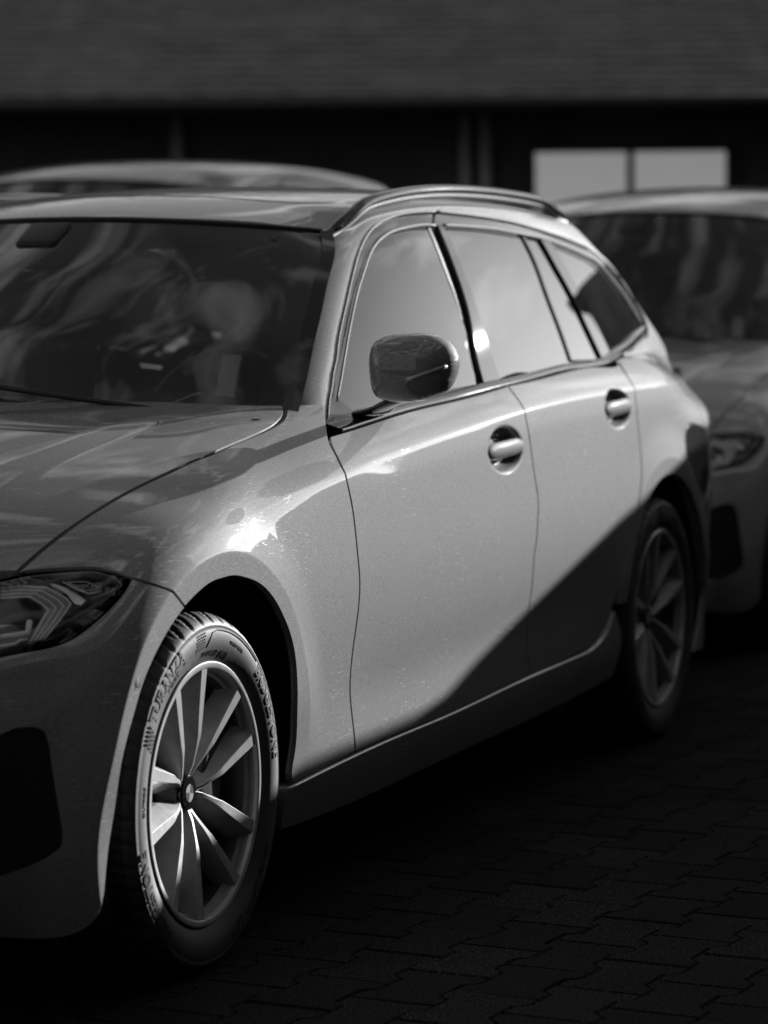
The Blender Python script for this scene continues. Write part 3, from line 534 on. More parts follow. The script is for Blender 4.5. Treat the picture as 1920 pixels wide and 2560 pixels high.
# ---------------- greenhouse
fo = byx(T_frame_out); foC = CS([(p[0], p[2]) for p in fo if p[0] < 3.2])
qtr_out = [(3.134, -.65, 1.276), (3.20, -.66, 1.243), (3.262, -.67, 1.195), (3.318, -.69, 1.140), (3.352, -.70, 1.092), (3.335, -.71, 1.066), (3.25, -.72, 1.047), (3.15, -.73, 1.032), (3.044, -.75, 1.016)]
wse = [(.742, -.745, .945)]+byx(T_ws_edge[2:])+[(1.338, -.600, 1.326)]
seam = [(x, -.568 if x < 1.6 else -.572, float(Rf(x, .57))) for x in np.linspace(1.352, 2.95, 14)]
sil = [(3.02, -.60, 1.345), (3.119, -.639, 1.290), (3.197, -.651, 1.252), (3.246, -.668, 1.206), (3.292, -.681, 1.165), (3.361, -.694, 1.115), (3.455, -.70, 1.062), (3.54, -.70, 1.012)]
frame_in = [(.885, -.757, .935)]+[p for p in fo if p[0] > .9 and p[0] < 3.12]
frame = panel('side_frame', [wse, [wse[-1], (1.352, -.585, 1.338), seam[0]], seam, [seam[-1]]+sil, [sil[-1], (3.33, -.73, 1.022), (3.16, -.74, 1.018), (3.046, -.752, 1.010)], rev(qtr_out), rev(frame_in), [frame_in[0], (.82, -.75, .935), wse[0]]], CH_G, F2, M['paint'], car, h=.014, gap=.0015)
# blended shoulder between quarter panel and rear pillar
lo_ = solve(F1, CH_S, smooth2([(2.765, 1.007), (2.9, 1.001), (3.04, .990), (3.12, .983), (3.3, .966), (3.42, .948)], .02)); hi_ = solve(F2, CH_S, smooth2([(2.78, 1.013), (2.9, 1.014), (3.04, 1.017), (3.16, 1.021), (3.33, 1.024), (3.53, 1.014)], .02)); k_ = 40
ix = lambda A, t: A[0]+0*A[0] if t <= 0 else np.array([np.interp(t*(len(A)-1), np.arange(len(A)), A[:, c]) for c in range(3)])
rings = []
for i in range(k_+1):
    a, b = ix(lo_, i/k_), ix(hi_, i/k_); ta = np.array((0, .035, .040)); tb = np.array((0, .012, .050)); row = []
    for t in np.linspace(-.02, 1.02, 11):
        h0, h1, h2, h3 = 2*t**3-3*t*t+1, t**3-2*t*t+t, -2*t**3+3*t*t, t**3-t*t; row.append(tuple(h0*a+h1*ta+h2*b+h3*tb))
    rings.append(row)
mirror(MB().loft(rings, cap=False, closed=False).build('rear_shoulder', M['paint'], car))
# roof
def hx(y): return 1.345-.185*(1-(y/.575)**2)
rf = [(hx(y), y, 1.35) for y in np.linspace(-.572, .572, 31)]
rseam = [(p[0], -.574, p[2]) for p in seam]
rrear = [(3.10-.13*(y/.574)**2, y, 1.4) for y in np.linspace(-.574, .574, 15)]
roof = panel('roof', [rf, my(rseam), rev(rrear)[0:], rev(rseam)], CH_R, F2, M['paint'], car, h=.022, gap=.0015)
# sunroof panel seam line
mb = MB()
def onF2(x, y): 
    return tuple(solve(F2, CH_R, np.array([[x, y]]))[0])
pth = [onF2(x, y) for x, y in ([(1.62, -.50), (1.56, -.47), (1.52, -.42)]+[(1.50+.0*y, y) for y in np.linspace(-.36, .36, 16)]+[(1.52, .42), (1.56, .47), (1.62, .50)])]
mb.tube([(p[0], p[1], p[2]-.0008) for p in pth], .0022, 6); mb.build('sunroof_seam', M['seal'], roof)
# headliner, windscreen
rings = [[(x, y, float(Rf(x, y))-.03-.02*(abs(y) > .5)) for y in np.linspace(-.58, .58, 13)] for x in np.linspace(1.30, 3.1, 12)]
MB().loft(rings, cap=False, closed=False).build('headliner', M['black'], car)
E5 = CS([(0, .700), (.12, .742), (.30, .849), (.45, .948), (.60, 1.053), (.75, 1.158), (.90, 1.275), (1., 1.345)])
EY = CS([(0, .752), (.12, .745), (.30, .722), (.45, .699), (.60, .674), (.75, .647), (.90, .615), (1., .577)])
EZ = CS([(0, .905), (.12, .938), (.30, 1.013), (.45, 1.086), (.60, 1.156), (.75, 1.223), (.90, 1.291), (1., 1.332)])
def wsP(u, v): # u -1..1 across, v 0..1 up
    k = 1-abs(u)**2.1
    return np.array((float(E5(v))-(.235-.05*v)*k, u*float(EY(v)), float(EZ(v))+(.030+.004*v)*k))
nu, nv_ = 48, 28
def wsgrid(us, vs, off=0., name='windscreen', m=None, parent=None):
    V = np.array([[wsP(u, v) for u in us] for v in vs]); 
    du = np.gradient(V, axis=1); dv = np.gradient(V, axis=0); N = np.cross(du, dv); N /= np.linalg.norm(N, axis=2)[..., None]; flip = N[..., 2].mean() < 0; N *= np.sign(N[..., 2:3])
    V = V+N*off; k = len(us); Fc = [(j*k+i, j*k+i+1, (j+1)*k+i+1, (j+1)*k+i)[::-1 if flip else 1] for j in range(len(vs)-1) for i in range(k-1)]
    return mesh(name, V.reshape(-1, 3), Fc, m, parent, True, N.reshape(-1, 3))
ws = wsgrid(np.linspace(-.985, .985, nu), np.linspace(.0, .985, nv_), 0, 'windscreen', M['ws'], car)
for s in (-1, 1):
    wsgrid(np.linspace(s*.90, s*.985, 5), np.linspace(.02, .985, 30), -.005, 'windscreen_border', M['frit'], ws)
    # exterior black finisher along the pillar
    wsgrid(np.linspace(s*.962, s*1.002, 4), np.linspace(.02, .985, 30), .006, 'pillar_finisher', M['gblack'], ws)
wsgrid(np.linspace(-.90, .90, 30), np.linspace(.93, .985, 4), -.005, 'windscreen_border', M['frit'], ws)
wsgrid(np.linspace(-.90, .90, 30), np.linspace(.0, .16, 4), -.005, 'windscreen_border', M['frit'], ws)
mb = MB(); mb.tube([tuple(wsP(u, .992)+np.array((0, 0, .001))) for u in np.linspace(-.98, .98, 40)], .006, 8); mb.build('header_seal', M['seal'], ws)
# cowl
rings = [[(.60+dx, y, z) for y in np.linspace(-.72, .72, 13)] for dx, z in ((.02, .955), (.12, .945), (.24, .935))]
MB().loft(rings, cap=False, closed=False).build('cowl_panel', M['black'], car)
# wipers
for y0, y1, x0 in ((-.55, .05, .60), (.05, .62, .58)):
    mb = MB(); mb.tube([tuple(wsP(y/.75, .12+.03*k)+np.array((-.012, 0, .014))) for k, y in enumerate(np.linspace(y0, y1, 6))], .006, 6); mb.build('wiper', M['black'], car)
# belt moulding
bl = smooth2(belt, .03); bz = CS([(p[0], p[2]) for p in belt])
def G_at(x, z): return float(G(np.float64(x), np.float64(z)))
bu_pts = [(.93, .946), (1.10, .957), (1.3, .966), (1.594, .980), (1.742, .981), (1.906, .987), (2.12, .997), (2.469, 1.008), (2.754, 1.015), (2.852, 1.026), (2.933, 1.034), (3.052, 1.050)]
BU = CS(bu_pts)
rings = []
for x in np.linspace(.80, 2.88, 70):
    zl = float(bz(x)); yl = -.828+.0 if False else float(CS([(p[0], p[1]) for p in belt])(x)); zu = float(BU(max(x, .93))) if x > .93 else zl+.020; yu = -G_at(x, zu)+.001
    a = np.array((x, yl+.002, zl)); b = np.array((x, yu, zu)); mid = .5*(a+b)+np.array((0, -.006, .010))
    rings.append([tuple(a+np.array((0, .004, -.004))), tuple(a+np.array((0, -.0015, .003))), tuple(.65*a+.35*b+np.array((0, -.003, .006))), tuple(mid+np.array((0,.004,-.001))), tuple(.25*a+.75*b+np.array((0, -.001, .004))), tuple(b)])
MB().loft(rings, cap=False, closed=False).build('belt_moulding', M['trim'], car)
# window trims and panes, all on the greenhouse surface
gf = list(T_glass_f); gtop = gf[1:10]; grear = gf[9:]
b_front = [(.93, -.75, .948), (1.10, -.76, .957), (1.3, -.77, .966), (1.594, -.777, .980), (1.742, -.78, .980)]
fin = [p for p in frame_in if p[0] < 1.96]
tf = panel('window_frame', [fin[:-1]+[(1.935, -.601, 1.384)], [(1.935, -.601, 1.384), (1.872, -.622, 1.350)], [(1.872, -.622, 1.350)]+rev(gtop)+[(.975, -.74, .997), (.93, -.75, .96)], [(.93, -.75, .96), (.885, -.757, .935)]], CH_G, F2, M['trim'], d1, h=.02, gap=.004, off=-.004, depth=.01)
g1 = panel('window_pane', [[(.93, -.75, .952), (.98, -.741, .999)]+gtop[:], grear, rev(b_front)], CH_S, F2, M['side'], d1, h=.03, gap=0, off=-.008, depth=.004)
MB().tube([tuple(solve(F2, CH_S, np.array([[p[0], p[2]]]))[0]+np.array((0, -.001, 0))) for p in smooth2([(.955, -.74, .975)]+gtop+[(1.872, -.622, 1.350)], .02)], .0026, 8).build('window_strip', M['satin'], d1)
MB().tube([tuple(solve(F2, CH_G, np.array([[p[0], (p[1]+p[2])*.70711]]))[0]+np.array((0, -.002, .0))) for p in smooth2(fin, .02)], .0020, 8).build('door_seal', M['satin'], d1)
bp = list(T_bp); bl_ = bp[:4]+[(1.742, -.78, .982)]; br_ = [(1.891, -.625, 1.349), (1.864, -.678, 1.248), (1.836, -.722, 1.145), (1.783, -.76, 1.037), (1.775, -.78, .984)]
panel('pillar_gap', [bl_, [bl_[-1], br_[-1]], rev(br_), [br_[0], bl_[0]]], CH_S, F2, M['seal'], d1, h=.03, gap=0, off=-.010, depth=.01)
gl = list(T_glass_r); L1 = gl[:4]+[(1.888, -.76, 1.05), (1.888, -.78, .987)]; R1 = gl[5:10]; R2 = gl[10:15]
panel('pillar_cover', [br_, [br_[-1], L1[-1]], rev(L1), [L1[0], br_[0]]], CH_S, F2, M['gblack'], d2, h=.02, gap=.001, off=.001, depth=.008)
topR = [L1[0], (2.10, -.63, 1.350), (2.29, -.63, 1.345), R1[0]]
botR = [(1.888, -.78, .987), (2.12, -.775, .997), (2.469, -.768, 1.008), R1[-1]]
g2 = panel('window_pane', [topR, R1, rev(botR), rev(L1)], CH_S, F2, M['priv'], d2, h=.03, gap=.001, off=-.007, depth=.004)
sh = lambda t, dx: [(p[0]+dx, p[1], p[2]) for p in t]
panel('glass_divider', [[R1[0], (R1[0][0]+.016, -.63, R1[0][2])], sh(R1, .016), [sh(R1, .016)[-1], R1[-1]], rev(R1)], CH_S, F2, M['gblack'], d2, h=.03, gap=0, off=-.002, depth=.006)
g3 = panel('window_pane', [[sh(R1, .016)[0], R2[0]], R2, [R2[-1], sh(R1, .016)[-1]], rev(sh(R1, .016))], CH_S, F2, M['priv'], d2, h=.03, gap=.001, off=-.007, depth=.004)
q = list(T_quarter); QL = q[:4]; QT = [q[0]]+q[4:12]; QB = [q[11]]+q[12:]+[q[3]]
panel('rear_pillar_strip', [[R2[0], QL[0]], QL, [QL[-1], R2[-1]], rev(R2)], CH_S, F2, M['gblack'], d2, h=.02, gap=.002, off=.001, depth=.01)
g4 = panel('quarter_window', [QT, QB, rev(QL)], CH_S, F2, M['priv'], frame, h=.03, gap=.0, off=-.007, depth=.004)
outR = [p for p in frame_in if p[0] > 1.92]; outR[0] = (1.945, -.60, 1.384)
panel('window_frame', [outR+qtr_out[1:5], [qtr_out[4], q[11]], rev(QT), [QT[0]]+rev([R2[0], R1[0]])+rev(topR)[1:], [topR[0], (1.885, -.62, 1.351), outR[0]]], CH_G, F2, M['trim'], frame, h=.02, gap=.003, off=-.003, depth=.01)
qu = solve(F2, CH_S, smooth2([(2.845, 1.025), (2.933, 1.035), (3.052, 1.051), (3.155, 1.070), (3.24, 1.080), (3.286, 1.086)], .02)); ql = solve(F2, CH_S, smooth2([(2.85, 1.008), (2.95, 1.013), (3.07, 1.024), (3.18, 1.040), (3.28, 1.058), (3.345, 1.080)], .02))
rings = []
for t in np.linspace(0, 1, 26):
    a = np.array([np.interp(t*(len(ql)-1), np.arange(len(ql)), ql[:, c]) for c in range(3)]); b = np.array([np.interp(t*(len(qu)-1), np.arange(len(qu)), qu[:, c]) for c in range(3)])
    rings.append([tuple(a+np.array((0, .004, -.001))), tuple(a+np.array((0, -.003, .001))), tuple(.5*(a+b)+np.array((0, -.005, .002))), tuple(b+np.array((0, -.003, .0))), tuple(b+np.array((0, .005, 0)))])
MB().loft(rings, cap=False, closed=False).build('quarter_trim', M['trim'], frame)
MB().tube([tuple(solve(F2, CH_S, np.array([[p[0], p[2]]]))[0]+np.array((0, -.002, 0))) for p in smooth2(topR+[R2[0]]+QT[:-1], .02)], .0026, 8).build('window_strip', M['satin'], frame)
MB().tube([tuple(solve(F2, CH_G, np.array([[p[0], (p[1]+p[2])*.70711]]))[0]+np.array((0, -.002, .0))) for p in smooth2(outR, .02)], .0020, 8).build('door_seal', M['satin'], frame)
frR = mirror(frame)
for o, src in ((bpy.data.objects['front_door.001'], d1), (bpy.data.objects['rear_door.001'], d2)):
    for c in list(src.children): k_ = c.copy(); COL.objects.link(k_); k_.parent = o
bm_ = bpy.data.objects['belt_moulding']; mirror(bm_)
# inner door shells keep the cabin dark and closed
for s in (-1, 1):
    rings = [[(x, s*(.70 if z < .9 else .735), z) for z in (.25, .5, .8, .93)] for x in (.5, 1.2, 2.0, 3.0, 3.5)]
    MB().loft(rings, cap=False, closed=False).build('inner_shell', M['void'], car)
MB().box((1.55, 0, .25), (4.4, 1.40, .05)).build('floor_pan', M['void'], car, smooth=False)
MB().box((.42, 0, .52), (.05, 1.36, .60)).build('firewall', M['void'], car, smooth=False)
# wheel wells
for wx in (0.02, 2.851):
    for s in (-1, 1):
        V = []; n = 28
        for k in range(n+1):
            a = math.radians(-25+230*k/n)
            for r, y in ((.405, .905-.03), (.410, .78), (.41, .52), (.02, .50)): V.append((wx+r*math.cos(a), s*y, .322+r*math.sin(a)))
        Fc = [(k*4+i, k*4+i+1, (k+1)*4+i+1, (k+1)*4+i) for k in range(n) for i in range(3)]
        mesh('wheel_arch_liner', V, Fc, M['void'], car)
# roof rails
for s in (-1, 1):
    path = []; xs = np.concatenate([np.linspace(1.335, 1.50, 12), np.linspace(1.54, 2.78, 22), np.linspace(2.80, 2.98, 10)])
    for x in xs:
        lift = .030*float(sst(1.30, 1.56, x)*sst(3.0, 2.72, x))+.004
        y = .584-.012*float(sst(1.5, 1.33, x)); z = float(solve(F2, CH_R, np.array([[x, -y]]))[0][2]); path.append((x, s*y, z+lift))
    prof = [(math.cos(t)*1.0*(.85 if abs(math.sin(t)) > .6 else 1), math.sin(t)*.78) for t in np.linspace(0, 2*math.pi, 14, endpoint=False)]
    mb = MB(); mb.tube(path, [.010+.007*float(sst(0, .12, min(i, len(path)-1-i)/len(path)*1.0)) for i in range(len(path))], 14, prof=prof); rr = mb.build('roof_rail', M['gblack'], car)
    mb = MB(); mb.tube([(p[0], p[1]+s*.013, p[2]+.004) for p in path[2:-2]], .0035, 8); mb.build('rail_highlight_strip', M['trim'], rr)
    MB().tube([(p[0], p[1], p[2]-.012) for p in path], .009, 8).build('rail_seal', M['seal'], rr)
# door handles
for (hx_, hz, a, b), dr in zip(HANDLES, ('front_door', 'rear_door')):
    for s, sfx in ((-1, ''), (1, '.001')):
        w0 = float(W(np.float64(hx_), np.float64(hz-.075))); rings = []
        for k, t in enumerate(np.linspace(-1, 1, 17)):
            x = hx_+t*(a+.006); zc = hz+.003*t+.001; hh = .0200*(1-abs(t)**6*.75); dd = .011*(1-abs(t)**8*.5)
            yo = w0+.003-.004*t*t-.03*float(sst(.90, 1.0, abs(t)))*0
            rings.append([(x, s*(yo-.010+dd*math.cos(q_)*1.0), zc+hh*math.sin(q_)) for q_ in np.linspace(0, 2*math.pi, 14, endpoint=False)])
        MB().loft(rings).build('door_handle', M['paint'], bpy.data.objects[dr+sfx])
        if sfx: bpy.data.objects[dr+sfx].children[-1].scale.y = 1
# mirrored doors carry scale -1: handle built for the right side is flipped back by its parent
for dr in ('front_door.001', 'rear_door.001'):
    for c in bpy.data.objects[dr].children:
        if c.name.startswith('door_handle'): c.scale.y = -1
# ------------------------------------------------------------------ wheel (built round the origin, outer face to -y), shared by all wheels
WZ = .319
def tyre_mesh():
    half = [(.2330, -.096), (.2400, -.1010), (.2490, -.1055), (.2600, -.1105), (.2720, -.1135), (.2840, -.1140), (.2930, -.1128), (.2985, -.1110), (.2995, -.1119), (.3040, -.1095), (.3095, -.1050), (.3140, -.0985), (.3180, -.0920), (.3220, -.0830), (.3250, -.0720)]
    tread = [(.3262, -.060), (.3266, -.0535), (.3190, -.0520), (.3190, -.0440), (.3270, -.0425), (.3278, -.0230), (.3200, -.0215), (.3200, -.0125), (.3282, -.0110)]
    half += tread; prof = half+[(r, -y) for r, y in half[::-1]]
    n = 46*12; V = []; k = len(prof); s0 = 9; s1 = 16
    for j in range(n):
        th = 2*math.pi*j/n; ph = j % 12
        for i, (r, y) in enumerate(prof):
            rr = r; ii = min(i, k-1-i)
            if s0+1 <= ii < s1:
                q = (j+(ii-s0)) % 12
                if q in (0, 1): rr = r-.0055*min(1, (ii-s0)/2)
                elif q == 6 and ii > 11: rr = r-.003
            if 16 < ii < 24 and ph in (2, 8): rr = r-.003
            x, z = rr*math.cos(th), rr*math.sin(th); z = max(z, -WZ+.0015)
            V.append((x, y, z))
    Fc = [(j*k+i, j*k+i+1, ((j+1) % n)*k+i+1, ((j+1) % n)*k+i) for j in range(n) for i in range(k-1)]
    return V, Fc
def ring_text(s, R, deg, size, y, stretch=1., bold=.0, ext=.0007, skew=0., inward=False):
    V, Fc = text_mesh(s, size, ext, bold); out = []
    for vx, vy, vz in V:
        a = math.radians(deg)-(vx*stretch+vy*skew)/R; r = R+vy
        out.append((r*math.cos(a), y(r)-vz, r*math.sin(a)))
    return out, Fc
SW = CS([(.2330, -.096), (.2400, -.1010), (.2490, -.1055), (.2600, -.1105), (.2720, -.1135), (.2840, -.1140), (.2930, -.1128), (.3000, -.1119), (.3060, -.108)])
swy = lambda r: float(SW(r))-.0002
proto = empty('wheel', (0, -.784, WZ), car)
V, Fc = tyre_mesh(); kk = 48; tyre = mesh('tyre', V, Fc, M['tyre'], proto, mats=[M['tyre'], M['tread']], mi=[1 if 12 <= (i % (kk-1)) <= 34 else 0 for i in range(len(Fc))])
def put(s, R, deg, size, **k):
    V, Fc = ring_text(s, R, deg, size, swy, **k); mesh('lettering', V, Fc, M['letter'], proto, False)
put('TURANZA', .2750, 129, .0310, bold=.0006, stretch=1.10)
put('T005', .2580, 124, .0190, stretch=1.35)
put('*', .2600, 113, .016)
put('BRIDGESTONE', .2735, 25, .0300, bold=.0010, stretch=.98)
put('BRIDGESTONE', .2735, 211, .0300, bold=.0010, stretch=.98)
put('TURANZA', .2750, 302, .0310, bold=.0006, stretch=1.10)
put('225/50R17  (98Y)', .2470, 83, .0150, stretch=1.0)
put('DOT  7BJR  U7T', .2680, -40, .0135, stretch=1.05); put('0522', .2680, -66, .0125)
put('TUBELESS  RADIAL', .2735, 66, .0070)
put('OUTSIDE', .2700, 174, .0125, skew=.3)
# hatched shield and frame on the sidewall
mb = MB()
for a0 in (101.5, 155):
    for i in range(5):
        for j in range(6):
            r = .2655+j*.0052; a = math.radians(a0-i*1.55+(j % 2)*.5-j*.35); c_ = Vector((r*math.cos(a), swy(r), r*math.sin(a)))
            t_ = Vector((math.sin(a), 0, -math.cos(a))); q_ = Vector((math.cos(a), 0, math.sin(a))); y_ = Vector((0, -.0009, 0))
            P_ = [c_+t_*.0028-q_*.0016, c_+t_*.0006+q_*.0018, c_-t_*.0026-q_*.0016]; mb.add([*P_, *[p+y_ for p in P_]], [(0, 1, 2), (3, 5, 4), (0, 3, 4, 1), (1, 4, 5, 2), (2, 5, 3, 0)])
o = mb.build('sidewall_hatching', M['letter'], proto, smooth=False); o['kind'] = 'stuff'
mb = MB()
mb.tube([((r)*math.cos(math.radians(a)), swy(r)-.0002, r*math.sin(math.radians(a))) for a, r in [(93, .2655), (90.5, .276), (88, .288)]+[(a, .2925) for a in np.linspace(84, 47, 20)]], .0014, 6); mb.build('sidewall_frame', M['letter'], proto)
# rim
mb = MB()
mb.lathe([(.2300, -.0955), (.2350, -.0985), (.2362, -.1030), (.2345, -.1045), (.2270, -.1045), (.2245, -.1030), (.2225, -.0960), (.2210, -.0900), (.2150, -.0870), (.2130, -.0800), (.2085, -.0640), (.2050, -.03), (.2045, .02), (.2150, .08), (.2300, .10)], 120, 0)
mi = []; 
for j in range(120):
    for i in range(14): mi.append(0 if i < 6 else (1 if i < 9 else 2))
mb.mi = mi
rim = mb.build('rim', M['alloy'], proto, mats=[M['alloy'], M['alloyp'], M['barrel']], auto=.6)
def spoke(ac, side):
    # centre line in polar coordinates round the hub: (radius, angle from pair axis, face y, face width, base width, depth)
    st = [(.030, 30, -.0640, .0080, .020, .030), (.050, 27, -.0720, .0080, .034, .036), (.080, 21.5, -.0805, .0090, .046, .042), (.098, 19.8, -.0850, .0130, .056, .044), (.106, 19.3, -.0866, .0148, .058, .044), (.114, 18.7, -.0876, .0162, .060, .044), (.160, 16.2, -.0935, .0200, .064, .042), (.205, 14.9, -.0995, .0230, .068, .036), (.2250, 14.6, -.1022, .0240, .070, .032)]
    rings = []
    for r, a, y, wf, wb, dp in st:
        an = math.radians(ac+side*a); c = Vector((r*math.cos(an), 0, r*math.sin(an))); t = Vector((-math.sin(an), 0, math.cos(an)))*side
        rings.append([c+t*(wf/2)+Vector((0, y+.0012, 0)), c+t*(wf/2-.0012)+Vector((0, y, 0)), c-t*(wf/2-.0012)+Vector((0, y, 0)), c-t*(wf/2)+Vector((0, y+.0012, 0)),
                      c-t*(wb*.46)+Vector((0, y+dp*.72, 0)), c-t*(wb*.49)+Vector((0, y+dp, 0)), c+t*(wb*.36)+Vector((0, y+dp, 0)), c+t*(wb*.33)+Vector((0, y+dp*.72, 0))])
    mb = MB(); mb.loft([[tuple(p) for p in r] for r in rings])
    n = 8; mb.mi = [(0 if (i % 8) in (0, 1, 2) else 1) for i in range((len(st)-1)*n)]+[1, 1]
    return mb.build('spoke', M['alloy'], proto, mats=[M['alloy'], M['alloyp']], auto=.35)
for k in range(5):
    for sd in (-1, 1): spoke(104.5+72*k, sd)
mb = MB(); mb.lathe([(.0, -.056), (.030, -.058), (.034, -.060), (.037, -.0600), (.044, -.052), (.052, -.036), (.058, -.010), (.060, .02)], 60); mb.build('hub', M['alloyp'], proto)
for k in range(5):
    a = math.radians(104.5+36+72*k); mb = MB(); mb.lathe([(0, -.052), (.0075, -.052), (.009, -.048), (.0095, -.03)], 16, c=(.050*math.cos(a), .012, .050*math.sin(a))); mb.build('wheel_bolt', M['barrel'], proto)
cp = MB(); cp.lathe([(0, -.0690), (.0265, -.0690), (.0300, -.0683), (.0315, -.0665), (.0320, -.060)], 48); cap = cp.build('centre_cap', M['gblack'], proto)
def ringpart(name, r0, r1, a0, a1, y, m, n=16):
    V = []; 
    for k in range(n+1):
        a = math.radians(a0+(a1-a0)*k/n); V += [(r0*math.cos(a), y, r0*math.sin(a)), (r1*math.cos(a), y, r1*math.sin(a))]
    return mesh(name, V, [(2*k, 2*k+1, 2*k+3, 2*k+2) for k in range(n)], m, proto, False)
eo = -12
for k in range(4): ringpart('emblem_quadrant', 0.0005, .0162, eo+90*k, eo+90*k+90, -.0697, M['emb_w'] if k % 2 else M['emb_d'])
ringpart('emblem_ring', .0162, .0176, 0, 360, -.0699, M['chrome'], 40); ringpart('emblem_ring', .0288, .0300, 0, 360, -.0697, M['chrome'], 40)
for ch_, dg in (('B', 218), ('M', 178), ('W', 138)):
    V, Fc = ring_text(ch_, .0192, dg, .0105, lambda r: -.0694, ext=.0002, bold=.0001); mesh('emblem_letter', V, Fc, M['chrome'], proto, False)
mb = MB(); mb.lathe([(.075, -.035), (.152, -.035), (.156, -.030), (.156, -.012), (.075, -.012)], 60); mb.build('brake_disc', M['disc'], proto)
mb = MB(); mb.box((.125, -.03, .05), (.09, .07, .17), Matrix.Rotation(.4, 3, 'Y')); mb.build('brake_caliper', M['barrel'], proto, bevel=.01)
def copy_tree(o, parent=None, over=None):
    c = o.copy(); COL.objects.link(c); c.parent = parent
    if over and c.type == 'MESH':
        for i, s in enumerate(c.data.materials):
            if s and s.name in over:
                c.material_slots[i].link = 'OBJECT'; c.material_slots[i].material = over[s.name]
    for ch in list(o.children): copy_tree(ch, c, over)
    return c
w2 = copy_tree(proto, car); w2.location = (2.851, -.784, WZ)
for x in (0, 2.851):
    w3 = copy_tree(proto, car); w3.location = (x, .784, WZ); w3.rotation_euler = (0, 0, math.pi)
# ------------------------------------------------------------------ door mirrors
mo = [(-.887, 1.048), (-.889, 1.085), (-.897, 1.102), (-.912, 1.112), (-.942, 1.117), (-.969, 1.119), (-1.011, 1.118), (-1.033, 1.112), (-1.052, 1.099), (-1.063, 1.081), (-1.067, 1.065), (-1.065, 1.049), (-1.058, 1.026), (-1.048, 1.008), (-1.025, .995), (-.992, .984), (-.955, .980), (-.921, .983), (-.899, .992), (-.890, 1.016)]
def mirror_shell():
    B = smooth2(np.array(mo+[mo[0]]), .004)[:-1]; 
    if area2(B) < 0: B = B[::-1]
    lo, hi = B.min(0), B.max(0); h = .005
    X, Y = np.meshgrid(np.arange(lo[0], hi[0], h), np.arange(lo[1], hi[1], h*.866)); X = X+(np.arange(X.shape[0]) % 2)[:, None]*h*.5
    I = np.stack([X.ravel(), Y.ravel()], -1); I = I[inside(I, B)]; d = np.sqrt(((I[:, None]-B[None])**2).sum(2)).min(1); I = I[d > .6*h]
    allp = np.concatenate([B, I]); r = geometry.delaunay_2d_cdt([Vector(p) for p in allp.tolist()], [(i, (i+1) % len(B)) for i in range(len(B))], [], 0, 1e-7)
    v2 = np.array([tuple(v) for v in r[0]]); tri = np.array([f for f in r[2] if len(f) == 3]); tri = tri[inside(v2[tri].mean(1), B)]
    d = np.sqrt(((v2[:, None]-B[None])**2).sum(2)).min(1); d[:len(B)] = 0
    u = np.clip(d/.050, 0, 1); prof = (1-(1-u)**2.3)**(1/2.1)
    yc, zc = v2[:, 0]+.975, v2[:, 1]-1.052
    dome = .022*(1-(yc/.10)**2-(zc/.075)**2)
    skew = -.06*yc  # outer end swept back
    x = .815-.052*prof-dome*prof+skew
    V = np.stack([x, v2[:, 0], v2[:, 1]], -1); nb = len(v2)
    bi = [i for i in range(len(B))]; bk = np.stack([.815-.06*(B[:, 0]+.975)+.030, -.975+(B[:, 0]+.975)*.93, 1.052+(B[:, 1]-1.052)*.92], -1)
    V = np.concatenate([V, bk]); Fc = [tuple(t) for t in tri]+[(i, (i+1) % len(B), nb+(i+1) % len(B), nb+i) for i in bi]+[tuple(nb+i for i in bi)]
    zl = lambda y: 1.030+max(0, (-.985-y))*.40
    mi = [0]*len(Fc); mi[-1] = 1
    return V, Fc, mi
for s in (-1, 1):
    V, Fc, mi = mirror_shell(); V = V*np.array((1, -s, 1)) if s > 0 else V
    mh = MB(); mh.v = [tuple(map(float, v)) for v in V]; mh.f = Fc; mh.mi = mi
    mirr = mh.build('door_mirror', M['dark'], car, mats=[M['dark'], M['gblack']], auto=.9)
    # turn signal strip in the housing
    bvt = BVHTree.FromPolygons([tuple(map(float, v)) for v in V], Fc)
    def front(y, z):
        h_ = bvt.ray_cast(Vector((.4, y*(1 if s < 0 else -1), z)), Vector((1, 0, 0)))[0]; return h_
    pts = [front(y, z) for y, z in ((-.986, 1.0285), (-1.00, 1.0325), (-1.015, 1.0375), (-1.03, 1.043), (-1.045, 1.049), (-1.057, 1.0545))]; pts = [p+Vector((-.0003, 0, 0)) for p in pts if p]
    mb = MB(); mb.tube([tuple(p) for p in pts], .0042, 8); mb.build('turn_signal', M['refl2'], mirr)
    MB().tube([tuple(p+Vector((-.0025, 0, .0036))) for p in pts], .0009, 6).build('signal_edge', M['chrome'], mirr)
    # foot on the door shoulder
    rings = []
    for t, (cx, cy, cz, wx, wz) in zip(range(6), ((1.03, -.792, .950, .20, .022), (1.00, -.82, .953, .18, .022), (.95, -.855, .962, .14, .022), (.90, -.89, .974, .11, .022), (.86, -.93, .986, .085, .022), (.845, -.965, 1.0, .08, .03))):
        rings.append([(cx+wx/2*math.cos(a)*abs(math.cos(a))**-.3 if abs(math.cos(a)) > .05 else cx, cy*(-s) if s > 0 else cy, cz+wz/2*math.sin(a)) for a in np.linspace(0, 2*math.pi, 20, endpoint=False)])
    MB().loft(rings).build('mirror_foot', M['gblack'], mirr)
    me_ = mesh('mirror_glass', [(.848-.06*(y+.975), y*(1 if s < 0 else -1), z) for y, z in ((-.905, 1.005), (-1.04, 1.02), (-1.04, 1.095), (-.91, 1.10))], [(0, 1, 2, 3)], M['chrome'], mirr, False)
